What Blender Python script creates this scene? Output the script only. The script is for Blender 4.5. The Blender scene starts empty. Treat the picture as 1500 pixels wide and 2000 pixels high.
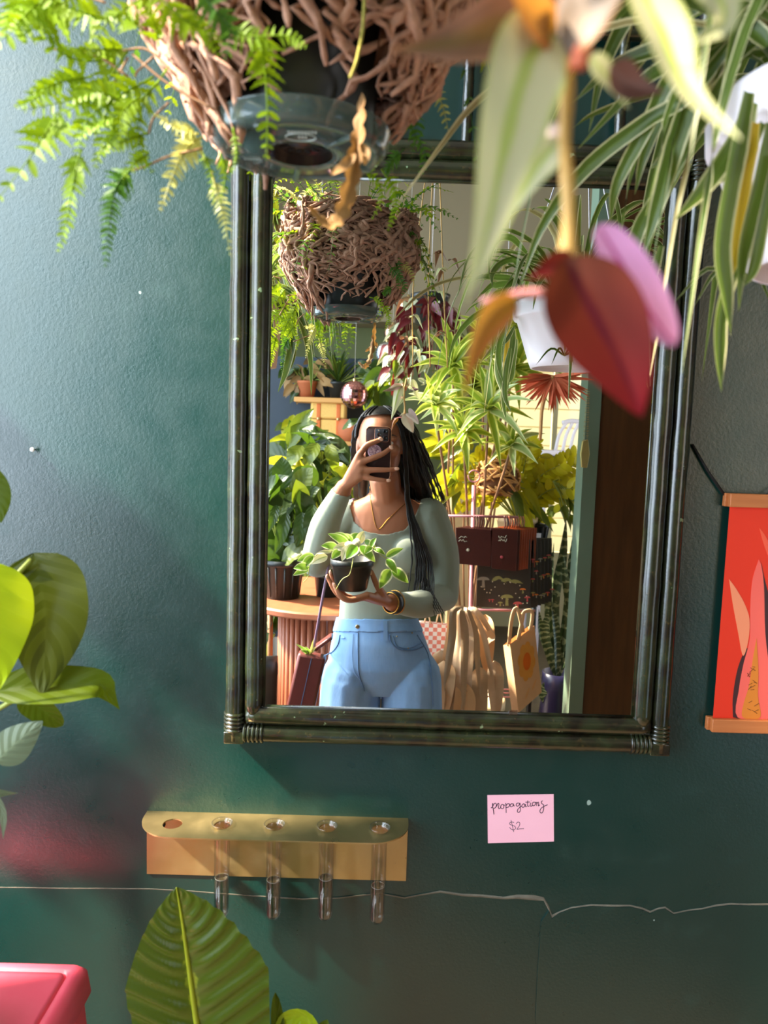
import bpy, math, random
from math import sin, cos, pi, radians, sqrt
from mathutils import Vector, Matrix, noise

V = Vector
scene = bpy.context.scene
COL = scene.collection
rnd = random.Random(7)

# ---------------------------------------------------------------- camera
# pinhole of the phone: focal length in pixels of the 1500 x 2000 frame
FPX = 1450.0
CAM = V((0.0, -1.1, 1.5))            # the mirror glass is the plane y = 0, floor z = 0
_n = V((-5 / FPX, -150 / FPX, 1.0)).normalized()       # wall normal seen by the lens
_h = V((1.0, 0.031, 0.0)); _h.z = -(_h.x * _n.x + _h.y * _n.y) / _n.z; _h.normalize()
_d = _n.cross(_h)                                        # downwards
def c2w(c):
    return V((c.dot(_h), c.dot(_n), -c.dot(_d)))
cam_data = bpy.data.cameras.new('camera')
cam_data.sensor_fit = 'VERTICAL'; cam_data.sensor_height = 36.0
cam_data.lens = FPX / 2000.0 * 36.0
cam_data.clip_start = 0.004; cam_data.clip_end = 100
cam_data.dof.use_dof = True
cam_data.dof.focus_distance = 1.6
cam_data.dof.aperture_fstop = cam_data.lens / 4.2
cam = bpy.data.objects.new('camera', cam_data); COL.objects.link(cam)
_r, _u, _b = c2w(V((1, 0, 0))), c2w(V((0, -1, 0))), c2w(V((0, 0, -1)))
cam.matrix_world = Matrix(((_r.x, _u.x, _b.x, CAM.x), (_r.y, _u.y, _b.y, CAM.y), (_r.z, _u.z, _b.z, CAM.z), (0, 0, 0, 1)))
scene.camera = cam

def at(px, py, depth):
    """world point seen at that pixel, 'depth' metres in front of the lens along the wall normal"""
    w = c2w(V(((px - 750) / FPX, (py - 1000) / FPX, 1.0)))
    return CAM + w * (depth / w.y)
def mir(px, py, R):
    """world point whose mirror image is seen at that pixel at path depth R"""
    p = at(px, py, R)
    return V((p.x, -p.y, p.z))

# ---------------------------------------------------------------- light
scene.view_settings.view_transform = 'Standard'
scene.view_settings.look = 'None'
scene.view_settings.gamma = 1.0
scene.view_settings.use_curve_mapping = False
scene.view_settings.exposure = 0.2

world = bpy.data.worlds.new('sky'); scene.world = world; world.use_nodes = True
wn = world.node_tree.nodes; wl_ = world.node_tree.links
bg = wn['Background']
bg.inputs['Color'].default_value = (0.62, 0.80, 1.0, 1); bg.inputs['Strength'].default_value = 1.7

def lamp(name, kind, loc, target, color, energy, **kw):
    d = bpy.data.lights.new(name, kind); d.color = color; d.energy = energy
    for k, v in kw.items(): setattr(d, k, v)
    o = bpy.data.objects.new(name, d); COL.objects.link(o)
    o.location = loc
    o.rotation_euler = (V(target) - V(loc)).to_track_quat('-Z', 'Y').to_euler()
    return o
SUN_FROM = V((-1.0, -0.34, 0.98)).normalized()
sun = lamp('sun', 'SUN', SUN_FROM * 6, (0, 0, 0), (1.0, 0.88, 0.70), 26.0, angle=radians(2.6))
# daylight through the shop window on the street side, and through the glazed door at the back
win_l = lamp('window_daylight', 'AREA', (-1.46, -1.22, 1.90), (0.6, -1.25, 1.5), (0.76, 0.87, 1.0), 128.0, shape='RECTANGLE', size=2.3, size_y=2.2)
win_b = lamp('door_daylight', 'AREA', (1.95, -2.4, 1.7), (0.2, -1.6, 1.3), (1.0, 0.72, 0.45), 9.0, shape='RECTANGLE', size=1.2, size_y=1.6)

# ---------------------------------------------------------------- helpers
def col4(c): return (c[0], c[1], c[2], 1.0)
def srgb(r, g, b):
    f = lambda v: (v / 255 / 12.92) if v / 255 <= .04045 else ((v / 255 + .055) / 1.055) ** 2.4
    return (f(r), f(g), f(b))

class NT:
    def __init__(s, name):
        s.m = bpy.data.materials.new(name); s.m.use_nodes = True
        s.t = s.m.node_tree; s.n = s.t.nodes; s.b = s.n['Principled BSDF']; s.o = s.n['Material Output']
    def add(s, kind, **kw):
        x = s.n.new(kind)
        for k, v in kw.items():
            if k in x.inputs: x.inputs[k].default_value = v
            else: setattr(x, k, v)
        return x
    def link(s, a, b): s.t.links.new(a, b)
    def mix(s, fac, a, b, blend='MIX'):
        x = s.n.new('ShaderNodeMix'); x.data_type = 'RGBA'; x.blend_type = blend
        for sock, v in ((x.inputs[0], fac), (x.inputs[6], a), (x.inputs[7], b)):
            if isinstance(v, (int, float)): sock.default_value = v
            elif isinstance(v, tuple): sock.default_value = col4(v)
            else: s.link(v, sock)
        return x.outputs[2]
    def math(s, op, a, b=0.0, clamp=False):
        x = s.n.new('ShaderNodeMath'); x.operation = op; x.use_clamp = clamp
        for sock, v in ((x.inputs[0], a), (x.inputs[1], b)):
            if isinstance(v, (int, float)): sock.default_value = v
            else: s.link(v, sock)
        return x.outputs[0]
    def ramp(s, fac, stops):
        x = s.n.new('ShaderNodeValToRGB'); e = x.color_ramp.elements
        while len(e) < len(stops): e.new(0.5)
        for i, (p, c) in enumerate(stops):
            e[i].position = p; e[i].color = col4(c) if isinstance(c, tuple) else (c, c, c, 1)
        s.link(fac, x.inputs[0]); return x.outputs[0]
    def coord(s, kind='Object', scale=(1, 1, 1)):
        c = s.n.new('ShaderNodeTexCoord'); m = s.n.new('ShaderNodeMapping')
        m.inputs['Scale'].default_value = scale; s.link(c.outputs[kind], m.inputs[0]); return m.outputs[0]
    def noise(s, vec, scale, detail=3, rough=.5):
        x = s.add('ShaderNodeTexNoise', Scale=scale, Detail=detail, Roughness=rough); s.link(vec, x.inputs['Vector']); return x.outputs[0]
    def bump(s, h, strength=.3, dist=.002):
        x = s.add('ShaderNodeBump', Strength=strength, Distance=dist); s.link(h, x.inputs['Height']); s.link(x.outputs[0], s.b.inputs['Normal']); return x
    def base(s, c, rough=.5, metal=0.0, spec=.5):
        if isinstance(c, tuple): s.b.inputs['Base Color'].default_value = col4(c)
        else: s.link(c, s.b.inputs['Base Color'])
        s.b.inputs['Roughness'].default_value = rough; s.b.inputs['Metallic'].default_value = metal
        s.b.inputs['Specular IOR Level'].default_value = spec
        return s

def plain(name, c, rough=.5, metal=0.0, spec=.5, var=.12, scale=30, bump=0.0, stretch=(1, 1, 1), coat=0.0):
    t = NT(name); v = t.coord('Object', stretch); nz = t.noise(v, scale, 4)
    lo = tuple(x * (1 - var) for x in c); hi = tuple(min(1, x * (1 + var)) for x in c)
    t.base(t.mix(nz, lo, hi), rough, metal, spec)
    if bump: t.bump(nz, bump, .002)
    if coat: t.b.inputs['Coat Weight'].default_value = coat; t.b.inputs['Coat Roughness'].default_value = .1
    return t.m

def leafmat(name, base, tip=None, margin=None, mw=.78, stripe=None, sw=.12, under=None, rough=.38, trans=.35, tcol=None, vein=0.0, var=.25, spec=.4, nveins=9, blotch=None):
    """leaf skin driven by the per-vertex attribute lf = (across -1..1, along 0..1, random)"""
    t = NT(name)
    a = t.n.new('ShaderNodeAttribute'); a.attribute_name = 'lf'
    sp = t.n.new('ShaderNodeSeparateXYZ'); t.link(a.outputs['Vector'], sp.inputs[0])
    u = t.math('ABSOLUTE', sp.outputs[0]); v = sp.outputs[1]; r = sp.outputs[2]
    tc = t.coord('Object'); nz = t.noise(tc, 60, 3)
    lo = tuple(x * (1 - var) for x in base); hi = tuple(min(1, x * (1 + var)) for x in base)
    c = t.mix(t.math('MULTIPLY_ADD', r, .6) if False else r, lo, hi)
    if tip: c = t.mix(v, c, tip)
    un = t.math('ADD', u, t.math('MULTIPLY', t.math('SUBTRACT', nz, .5), .25))
    if blotch:
        c = t.mix(t.ramp(t.noise(tc, 26, 2), [(.5, 0.0), (.58, 1.0)]), c, blotch)
    if margin: c = t.mix(t.ramp(un, [(mw - .05, 0.0), (mw + .05, 1.0)]), c, margin)
    if stripe: c = t.mix(t.ramp(un, [(max(0, sw - .06), 1.0), (sw + .06, 0.0)]), c, stripe)
    h = None
    if vein:
        x = t.math('SUBTRACT', t.math('MULTIPLY', v, float(nveins)), t.math('MULTIPLY', u, 1.6))
        s_ = t.math('ABSOLUTE', t.math('SUBTRACT', t.math('FRACT', x), .5))
        line = t.ramp(s_, [(.0, 1.0), (.09, 0.0)])
        mid = t.ramp(u, [(.02, 1.0), (.07, 0.0)])
        line = t.math('MAXIMUM', line, mid)
        c = t.mix(t.math('MULTIPLY', line, vein), c, tuple(min(1, x * 1.7 + .02) for x in base))
        h = s_
    if under:
        g = t.n.new('ShaderNodeNewGeometry'); c = t.mix(g.outputs['Backfacing'], c, under)
    t.base(c, rough, 0, spec)
    if h is not None: t.bump(h, .35, .003)
    else: t.bump(nz, .15, .002)
    if trans:
        tr = t.n.new('ShaderNodeBsdfTranslucent'); ms = t.n.new('ShaderNodeMixShader'); ms.inputs[0].default_value = trans
        t.link(t.mix(1.0, c, tcol or (1.0, 1.0, .55), 'MULTIPLY') if tcol is None else t.mix(.6, c, tcol), tr.inputs['Color'])
        t.link(t.b.outputs[0], ms.inputs[1]); t.link(tr.outputs[0], ms.inputs[2]); t.link(ms.outputs[0], t.o.inputs['Surface'])
    return t.m

def clear(name, tint=(1, 1, 1), amount=.9, rough=.03, ior=1.45):
    """thin clear sheet: tinted see-through with a fresnel sheen"""
    t = NT(name)
    tr = t.add('ShaderNodeBsdfTransparent'); tr.inputs[0].default_value = col4(tint)
    gl = t.add('ShaderNodeBsdfGlossy', Roughness=rough)
    lw = t.add('ShaderNodeLayerWeight', Blend=.5)
    ms = t.n.new('ShaderNodeMixShader')
    f = t.math('POWER', lw.outputs['Facing'], 3.0)
    t.link(t.math('ADD', t.math('MULTIPLY', f, .8), 1 - amount, True), ms.inputs[0])
    t.link(tr.outputs[0], ms.inputs[1]); t.link(gl.outputs[0], ms.inputs[2]); t.link(ms.outputs[0], t.o.inputs['Surface'])
    return t.m

def wloc(o):
    p = V((0, 0, 0))
    while o is not None: p = p + V(o.location); o = o.parent
    return p

class MB:
    """collects shapes in world coordinates; build() links them as ONE mesh object"""
    def __init__(s): s.v = []; s.f = []; s.a = []; s.mi = []; s.cm = 0
    def add(s, vs, fs, attr=None):
        n = len(s.v); s.v += [tuple(x) for x in vs]
        s.a += attr if attr else [(0, 0, 0)] * len(vs)
        s.f += [tuple(i + n for i in q) for q in fs]; s.mi += [s.cm] * len(fs); return s
    def box(s, lo, hi, M=None):
        (a, b, c), (d, e, g) = lo, hi
        vs = [V(p) for p in ((a, b, c), (d, b, c), (d, e, c), (a, e, c), (a, b, g), (d, b, g), (d, e, g), (a, e, g))]
        if M is not None: vs = [M @ p for p in vs]
        return s.add(vs, [(0, 3, 2, 1), (4, 5, 6, 7), (0, 1, 5, 4), (1, 2, 6, 5), (2, 3, 7, 6), (3, 0, 4, 7)])
    def grid(s, rows, closed=False, attr=None, capa=False, capb=False):
        m = len(rows[0]); vs = [p for r in rows for p in r]; fs = []
        for i in range(len(rows) - 1):
            for j in range(m if closed else m - 1):
                k = (j + 1) % m; fs.append((i * m + j, i * m + k, (i + 1) * m + k, (i + 1) * m + j))
        if capa: fs.append(tuple(range(m - 1, -1, -1)))
        if capb: fs.append(tuple((len(rows) - 1) * m + j for j in range(m)))
        return s.add(vs, fs, attr)
    def tube(s, pts, r, n=8, caps=True, flat=1.0, side=None, rnd_=None, jit=0.0):
        pts = [V(p) for p in pts]; rows = []; prev = None
        if isinstance(r, (int, float)): r = [r] * len(pts)
        z = rnd_ if rnd_ is not None else 0.5; at_ = []
        for i, p in enumerate(pts):
            t = (pts[min(i + 1, len(pts) - 1)] - pts[max(i - 1, 0)])
            if t.length < 1e-9: t = V((0, 0, 1))
            t.normalize()
            if prev is None:
                ref = V(side) if side is not None else (V((0, 0, 1)) if abs(t.z) < .9 else V((1, 0, 0)))
                a = (ref - t * ref.dot(t)).normalized()
            else:
                a = prev - t * prev.dot(t); a = a.normalized() if a.length > 1e-6 else t.orthogonal().normalized()
            prev = a; b = t.cross(a)
            rows.append([p + (a * cos(2 * pi * k / n) + b * sin(2 * pi * k / n) * flat) * r[i] * (1 + (rnd.uniform(-jit, jit) if jit else 0)) for k in range(n)])
            at_ += [(0, i / max(1, len(pts) - 1), z)] * n
        return s.grid(rows, True, at_, caps, caps)
    def lathe(s, prof, n=32, c=(0, 0, 0), M=None, caps=False):
        c = V(c); rows = []
        for (r, z) in prof:
            row = [V((r * cos(2 * pi * k / n), r * sin(2 * pi * k / n), z)) for k in range(n)]
            rows.append([(M @ p if M is not None else p) + c for p in row])
        return s.grid(rows, True, None, caps, caps)
    def ell(s, c, rad, nu=16, nv=10, M=None):
        prof = [(sin(pi * i / nv), -cos(pi * i / nv)) for i in range(nv + 1)]
        rows = []
        for (r, z) in prof:
            r = max(r, 1e-3)
            row = [V((r * rad[0] * cos(2 * pi * k / nu), r * rad[1] * sin(2 * pi * k / nu), z * rad[2])) for k in range(nu)]
            rows.append([(M @ p if M is not None else p) + V(c) for p in row])
        return s.grid(rows, True)
    def prism(s, outline, off):
        """flat outline (list of points) extruded by the vector off"""
        o = V(off); n = len(outline); vs = [V(p) for p in outline] + [V(p) + o for p in outline]
        fs = [tuple(range(n - 1, -1, -1)), tuple(range(n, 2 * n))] + [(i, (i + 1) % n, n + (i + 1) % n, n + i) for i in range(n)]
        return s.add(vs, fs)
    def leaf(s, pts, width, up, prof='ovate', nv=10, nu=4, fold=.25, wave=0.0, z=None, lobes=0, taper=.5, cup=0.0, asym=0.0, flip=False):
        pts = smooth_path([V(p) for p in pts], nv); z = rnd.random() if z is None else z
        rows = []; at_ = []; up = V(up)
        for i, p in enumerate(pts):
            v = i / nv
            t = (pts[min(i + 1, nv)] - pts[max(i - 1, 0)]).normalized()
            sd = t.cross(up); sd = sd.normalized() if sd.length > 1e-5 else t.orthogonal().normalized()
            nm = sd.cross(t)
            w = width * PROF[prof](v)
            if lobes: w *= .52 + .48 * abs(sin(pi * v * lobes))
            row = []
            for j in range(nu + 1):
                u = -1 + 2 * j / nu
                wv = wave * width * sin(v * 9 + z * 6 + (0 if u > 0 else 2)) * u * u
                row.append(p + sd * (u * w * (1 + asym * (1 if u > 0 else -1))) + nm * (fold * abs(u) * w + wv - cup * w * u * u))
                at_.append((u, v, z))
            rows.append(row)
        if flip: rows = [r[::-1] for r in rows]
        return s.grid(rows, False, at_)
    def build(s, name, mat, parent=None, smooth=True, bevel=0.0, loc=None):
        me = bpy.data.meshes.new(name)
        o = bpy.data.objects.new(name, me); COL.objects.link(o)
        L = wloc(parent) if parent is not None else (V(loc) if loc is not None else V((0, 0, 0)))
        me.from_pydata([(x - L.x, y - L.y, z - L.z) for x, y, z in s.v], [], s.f)
        if any(a != (0, 0, 0) for a in s.a):
            at_ = me.attributes.new('lf', 'FLOAT_VECTOR', 'POINT'); at_.data.foreach_set('vector', [c for a in s.a for c in a])
        for m in (mat if isinstance(mat, (list, tuple)) else [mat]): me.materials.append(m)
        if isinstance(mat, (list, tuple)): me.polygons.foreach_set('material_index', s.mi)
        if smooth: me.polygons.foreach_set('use_smooth', [True] * len(me.polygons))
        me.update()
        if parent is not None: o.parent = parent
        elif loc is not None: o.location = loc
        if smooth == 'auto' or bevel:
            if bevel:
                b = o.modifiers.new('edge', 'BEVEL'); b.width = bevel; b.segments = 2; b.limit_method = 'ANGLE'; b.angle_limit = radians(40); b.harden_normals = False
        if smooth == 'auto': sharp(me, 35)
        return o

def sharp(me, deg):
    me.set_sharp_from_angle(angle=radians(deg))

PROF = {
    'cordate': lambda v: max(.03, sqrt(max(0.0, 1 - (1 - min(1, v / .38)) ** 2))) if v < .38 else max(.004, cos(pi / 2 * ((v - .38) / .62) ** 1.35)),
    'ovate': lambda v: max(.012, (sin(pi * min(1, v ** .72))) ** .85) if v < 1 else .004,
    'heart': lambda v: (.62 + .38 * sin(pi * min(1, v / .6) / 2)) * (1 if v < .45 else max(.004, cos(pi / 2 * ((v - .45) / .55) ** 1.25))),
    'lance': lambda v: max(.012, (sin(pi * min(1, v ** .6))) ** 1.0 * (1 - .25 * v)) if v < 1 else .004,
    'strap': lambda v: max(.02, min(1, .55 + 2.5 * v) * (1 - max(0, (v - .55) / .45) ** 1.6)),
    'tri': lambda v: max(.02, (1 - v) ** .9 * min(1, .35 + 5 * v)),
    'obl': lambda v: max(.02, sin(pi * min(.999, max(.001, v ** .9))) ** .5),
}

def smooth_path(p, n):
    """Catmull-Rom through the points, n + 1 samples"""
    if len(p) == 2: return [p[0].lerp(p[1], i / n) for i in range(n + 1)]
    out = []; m = len(p) - 1
    for i in range(n + 1):
        x = i / n * m; k = min(int(x), m - 1); t = x - k
        p0 = p[k - 1] if k > 0 else p[k] * 2 - p[k + 1]
        p1, p2 = p[k], p[k + 1]; p3 = p[k + 2] if k + 2 <= m else p[k + 1] * 2 - p[k]
        out.append(.5 * ((2 * p1) + (p2 - p0) * t + (2 * p0 - 5 * p1 + 4 * p2 - p3) * t * t + (3 * p1 - p0 - 3 * p2 + p3) * t ** 3))
    return out

def tag(o, label, cat, group=None, kind=None):
    if kind: o['kind'] = kind
    if label: o['label'] = label
    if cat: o['category'] = cat
    if group: o['group'] = group
    return o
def thing(name, label, cat, loc=(0, 0, 0), group=None):
    o = bpy.data.objects.new(name, None); COL.objects.link(o); o.location = loc; o.empty_display_size = .02
    return tag(o, label, cat, group)
def struct(o):
    o['kind'] = 'structure'; return o
def dup(root, loc, rotz=0.0, scale=1.0, label=None):
    def rec(o, par):
        c = o.copy(); COL.objects.link(c); c.parent = par
        for ch in o.children: rec(ch, c)
        return c
    r = rec(root, None); r.location = loc; r.rotation_euler = (0, 0, rotz); r.scale = (scale,) * 3
    if label: r['label'] = label
    return r
# ---------------------------------------------------------------- surfaces of the room
WY = 0.03                                                  # face of the teal wall
WD = 1.1 + WY                                              # its depth from the lens
t = NT('teal_wall_paint'); tc = t.coord('Object')
big = t.noise(tc, 2.2, 3); fine = t.noise(tc, 210, 3, .6); mid = t.noise(tc, 26, 4)
cc = t.mix(big, srgb(1, 42, 38), srgb(5, 51, 45))
cc = t.mix(t.ramp(mid, [(.62, 0.0), (.8, .35)]), cc, srgb(18, 64, 58))
chip = t.ramp(t.noise(t.coord('Object'), 48, 1), [(.80, 0.0), (.815, 1.0)])
t.base(t.mix(chip, cc, srgb(150, 170, 160)), .30, 0, .85)
t.link(t.ramp(mid, [(.3, .27), (.7, .34)]), t.b.inputs['Roughness'])
t.bump(t.math('ADD', fine, t.math('MULTIPLY', big, .6)), .14, .0022)
M_WALL = t.m
M_CRACK = plain('chipped_plaster_edge', srgb(104, 98, 84), .7, var=.5, scale=60, bump=.5)
M_OLIVE = plain('olive_back_wall', srgb(126, 134, 84), .6, var=.08, scale=3)
M_BEIGE = plain('beige_soffit_paint', srgb(176, 158, 124), .7, var=.05, scale=3)
M_NAVY = plain('dark_navy_panel_paint', srgb(40, 52, 66), .45, var=.25, scale=8)
M_FLOOR = plain('pale_wooden_floor', srgb(84, 66, 48), .5, var=.25, scale=6, stretch=(1, 8, 1))
M_CEIL = plain('ceiling_paint', srgb(170, 160, 135), .8, var=.04)
M_CREAM = plain('cream_wall_paint', srgb(226, 210, 160), .6, var=.05, scale=4)
M_GTRIM = plain('grey_green_trim_paint', srgb(112, 132, 112), .45, var=.06)
t = NT('brown_wood_post'); tc = t.coord('Object', (9, 9, .9)); nz = t.noise(tc, 5, 5)
t.base(t.mix(nz, srgb(52, 30, 12), srgb(104, 66, 34)), .42, 0, .4); t.bump(nz, .2, .002); M_POST = t.m

def boxobj(name, lo, hi, m, **k):
    return MB().box(lo, hi).build(name, m, None, smooth=False, loc=((lo[0] + hi[0]) / 2, (lo[1] + hi[1]) / 2, lo[2]), **k)
XL, XR, YB, ZC = -1.35, 2.15, -4.75, 3.35
struct(boxobj('wall_front', (XL, WY, 0), (XR, WY + .12, ZC), M_WALL))
struct(boxobj('floor', (XL, YB, -.1), (XR, WY + .12, 0), M_FLOOR))
struct(boxobj('ceiling', (XL, YB, ZC), (XR, WY + .12, ZC + .1), M_CEIL))
# street side: a shop window from floor height to the ceiling
struct(boxobj('wall_left', (XL - .1, YB, 0), (XL, WY + .12, .35), M_NAVY))
struct(boxobj('wall_left.001', (XL - .1, YB, .35), (XL, -3.2, ZC), M_NAVY))
mb = MB()
mb.box((XL - .1, -3.2, .35), (XL, -.02, .42)); mb.box((XL - .1, -.09, .42), (XL, WY, ZC)); mb.box((XL - .1, -.70, .42), (XL, -.44, ZC)); mb.box((XL - .1, -3.2, ZC - .05), (XL, -.09, ZC)); mb.box((XL - .08, -1.75, .42), (XL - .02, -1.69, ZC))  # wide pier is unseen, added to keep the sun off the wall's right side
struct(mb.build('window_1', M_GTRIM, None, smooth=False))
# right side with a glazed door towards the street corner
struct(boxobj('wall_right', (XR, YB, 0), (XR + .1, -3.1, ZC), M_POST))
struct(boxobj('wall_right.001', (XR, -1.7, 0), (XR + .1, WY + .12, ZC), M_POST))
struct(boxobj('wall_right.002', (XR, -3.1, 2.5), (XR + .1, -1.7, ZC), M_POST))
# back wall: olive paint below a beige soffit, and a window on the right
struct(boxobj('wall_back', (XL, YB - .1, 0), (.78, YB, 2.32), M_OLIVE))
struct(boxobj('wall_back.001', (XL, YB - .1, 2.32), (XR, YB + .35, ZC), M_BEIGE))
struct(boxobj('wall_back.002', (.78, YB - .1, 0), (XR, YB, .55), M_CREAM))
struct(boxobj('wall_back.003', (1.95, YB - .1, .55), (XR, YB, 2.32), M_CREAM))
mb = MB()
for lo, hi in (((.78, YB - .07, .55), (.84, YB - .01, 2.32)), ((1.89, YB - .07, .55), (1.95, YB - .01, 2.32)), ((.84, YB - .07, .55), (1.89, YB - .01, .61)), ((.84, YB - .07, 2.26), (1.89, YB - .01, 2.32)), ((1.34, YB - .06, .61), (1.38, YB - .02, 2.26)), ((.84, YB - .06, 1.36), (1.89, YB - .02, 1.40))):
    mb.box(lo, hi)
w2 = struct(mb.build('window_2', M_CREAM, None, smooth=False))
struct(MB().box((.84, YB - .045, .61), (1.89, YB - .04, 2.26)).build('pane', clear('window_glass', (1, 1, 1), .97), w2, smooth=False))
# sunlit house across the lane, seen through that window
M_SIDING = plain('cream_siding', srgb(250, 232, 180), .7, var=.04)
hs = struct(boxobj('exterior_wall', (-1.5, YB - 2.6, 0), (5, YB - 2.4, 4.5), M_SIDING))
for k in range(12):
    MB().box((-1.5, YB - 2.4, .25 + k * .2), (5, YB - 2.385 + .01, .435 + k * .2)).build('plank', M_SIDING, hs, smooth=False)
struct(boxobj('exterior_ground', (-4, YB - 2.6, -.12), (5, YB - .1, -.02), plain('pavement', srgb(190, 180, 160), .8)))

# brown post with a grey-green edge, seen at the right of the mirror
R = 2.75; a = mir(1121, 1200, R); b = mir(1146, 1200, R); c_ = mir(1251, 1200, R)
pc = thing('wooden_post', 'broad dark brown wooden post with a grey-green painted edge, reflected beside the snake plant', 'post', ((b.x + c_.x) / 2, a.y - .05, 0))
MB().box((b.x + .004, a.y - .1, 0), (c_.x - .012, a.y, ZC)).build('panel', M_POST, pc, smooth=False)
MB().box((a.x, a.y - .09, 0), (b.x + .004, a.y + .006, ZC)).build('painted_edge', M_GTRIM, pc, smooth=False)

# plaster crack across the teal wall and the thicker old layer under it
def wall_pt(px, py, out=0.0): return at(px, py, WD - out)
crack = [(-60, 1731), (0, 1733), (60, 1733.5), (130, 1735), (200, 1735), (290, 1736), (370, 1740), (430, 1745), (505, 1750), (590, 1756), (660, 1754), (740, 1745), (770, 1750), (790, 1754), (820, 1748), (860, 1742), (903, 1749), (940, 1751), (984, 1755), (1010, 1754), (1043, 1757), (1062, 1758), (1072, 1778), (1078, 1793), (1092, 1783), (1116, 1774), (1154, 1769), (1200, 1771), (1231, 1770), (1255, 1776), (1270, 1783), (1285, 1776), (1299, 1774), (1316, 1785), (1345, 1779), (1372, 1776), (1400, 1770), (1427, 1767), (1460, 1768), (1500, 1768), (1570, 1764)]
mb = MB(); rows = []
for i, (x, y) in enumerate(crack):
    th = (.9 if x < 590 else 1.7 if x < 860 else 3.6) * (.75 + .5 * rnd.random()) * (2.0 if 1000 < x < 1085 else 1)
    o = .0006 if x < 590 else .0016
    rows.append([wall_pt(x, y - th, 0.0), wall_pt(x, y - th * .5, o), wall_pt(x, y, o), wall_pt(x, y + 1.6, 0.0)])
struct(mb.grid(rows).build('trim_1', M_CRACK))
low = [(1056, 2080), (1046, 1990), (1050, 1900), (1057, 1800)] + [(x, y + 1.5) for x, y in crack if x >= 1072] + [(1600, 2080)]
struct(MB().prism([wall_pt(x, y, .0025) for x, y in low], (0, .004, 0)).build('trim_2', M_WALL, None, smooth=False))

# ---------------------------------------------------------------- bamboo mirror
t = NT('dark_green_bamboo_lacquer'); tc = t.coord('Object', (1, 1, 1))
g1 = t.noise(t.coord('Object', (14, 14, 14)), 2, 4, .6); g2 = t.noise(tc, 130, 4, .7)
c1 = t.mix(t.ramp(g1, [(.38, 0.0), (.62, 1.0)]), srgb(20, 17, 10), srgb(40, 48, 26))
c1 = t.mix(t.ramp(g2, [(.55, 0.0), (.75, .5)]), c1, srgb(88, 66, 34))
t.base(t.mix(t.ramp(t.noise(tc, 70, 2), [(.74, 0.0), (.77, 1.0)]), c1, srgb(128, 150, 112)), .24, 0, .6)
t.b.inputs['Coat Weight'].default_value = .5; t.b.inputs['Coat Roughness'].default_value = .12
t.bump(t.math('ADD', g2, g1), .15, .002); M_BAM = t.m
t = NT('mirror_silver'); t.base((.90, .92, .90), .012, 1.0); M_MIRROR = t.m
def up(p): return p
XA, XB = -.227, .4583; ZA, ZB = 1.5 - .4773, at(900, 270, 1.1).z
RR = .0146
mr = thing('bamboo_mirror', 'large wall mirror in a dark green double-rail bamboo frame', 'mirror', ((XA + XB) / 2, WY, ZA))
def bam(name, p, q, r=RR, nodes=6, seed=0, par=mr):
    rr = random.Random(seed); p, q = V(p), V(q); n = 44; pts = []; rad = []
    node = [(.5 + k + rr.uniform(-.2, .2)) / nodes for k in range(nodes)]
    off = [rr.uniform(-.0007, .0007) for _ in range(n + 1)]
    for i in range(n + 1):
        s = i / n; d = min([abs(s - k) for k in node] + [1]) * (q - p).length
        pts.append(p.lerp(q, s) + V((off[i], 0, off[-i])) * .5); rad.append(r * (1 + .05 * math.exp(-(d / .006) ** 2) + .015 * sin(s * 13 + seed)))
    return MB().tube(pts, rad, 18).build(name, M_BAM, par)
yc = WY - .021
o1, o2 = RR, RR * 3 + .0004
bam('outer_rail', (XA + o1, yc, ZA + .004), (XA + o1, yc, ZB + .004), seed=1)
bam('outer_rail', (XB - o1, yc, ZA + .004), (XB - o1, yc, ZB + .30), seed=2)
bam('outer_rail', (XA + .028, yc, ZA + o1), (XB - .028, yc, ZA + o1), seed=3, nodes=3)
bam('outer_rail', (XA + .028, yc, ZB - o1), (XB - .028, yc, ZB - o1), seed=4, nodes=3)
bam('inner_rail', (XA + o2, yc - .003, ZA + o2), (XA + o2, yc - .003, ZB - o2), seed=5, r=RR * 1.02)
bam('inner_rail', (XB - o2, yc - .003, ZA + o2), (XB - o2, yc - .003, ZB - o2), seed=6, r=RR * 1.02)
bam('inner_rail', (XA + o2 - .01, yc - .003, ZA + o2), (XB - o2 + .01, yc - .003, ZA + o2), seed=7, r=RR * 1.02, nodes=3)
bam('inner_rail', (XA + o2 - .01, yc - .003, ZB - o2), (XB - o2 + .01, yc - .003, ZB - o2), seed=8, r=RR * 1.02, nodes=3)
bam('outer_rail', (XA + o1, yc, ZB + .004), (XA + o1, yc, ZB + .30), seed=9, nodes=2)
gx0, gx1, gz0, gz1 = XA + 4 * RR + .001, XB - 4 * RR - .001, ZA + 4 * RR + .001, ZB - 4 * RR - .001
for p, q in (((gx0, .003, gz0), (gx0, .003, gz1)), ((gx1, .003, gz0), (gx1, .003, gz1)), ((gx0, .003, gz0), (gx1, .003, gz0)), ((gx0, .003, gz1), (gx1, .003, gz1))):
    MB().tube([p, q], .0042, 8).build('bead', M_BAM, mr)
mg = MB().box((gx0 - .01, 0, gz0 - .01), (gx1 + .01, .004, gz1 + .01)).build('mirror_glass', M_MIRROR, mr, smooth=False)
MB().box((gx0 - .03, .005, gz0 - .03), (gx1 + .03, WY - .002, gz1 + .03)).build('backing', plain('dark_board', srgb(40, 32, 24), .7), mr, smooth=False)
tpc = at(1003, 1392, 1.098); MB().box((tpc.x - .0065, -.0012, tpc.z - .004), (tpc.x + .0065, -.0002, tpc.z + .0035)).build('tape', clear('clear_tape', (.9, .8, .74), .75, .2), mr, smooth=False)
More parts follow.
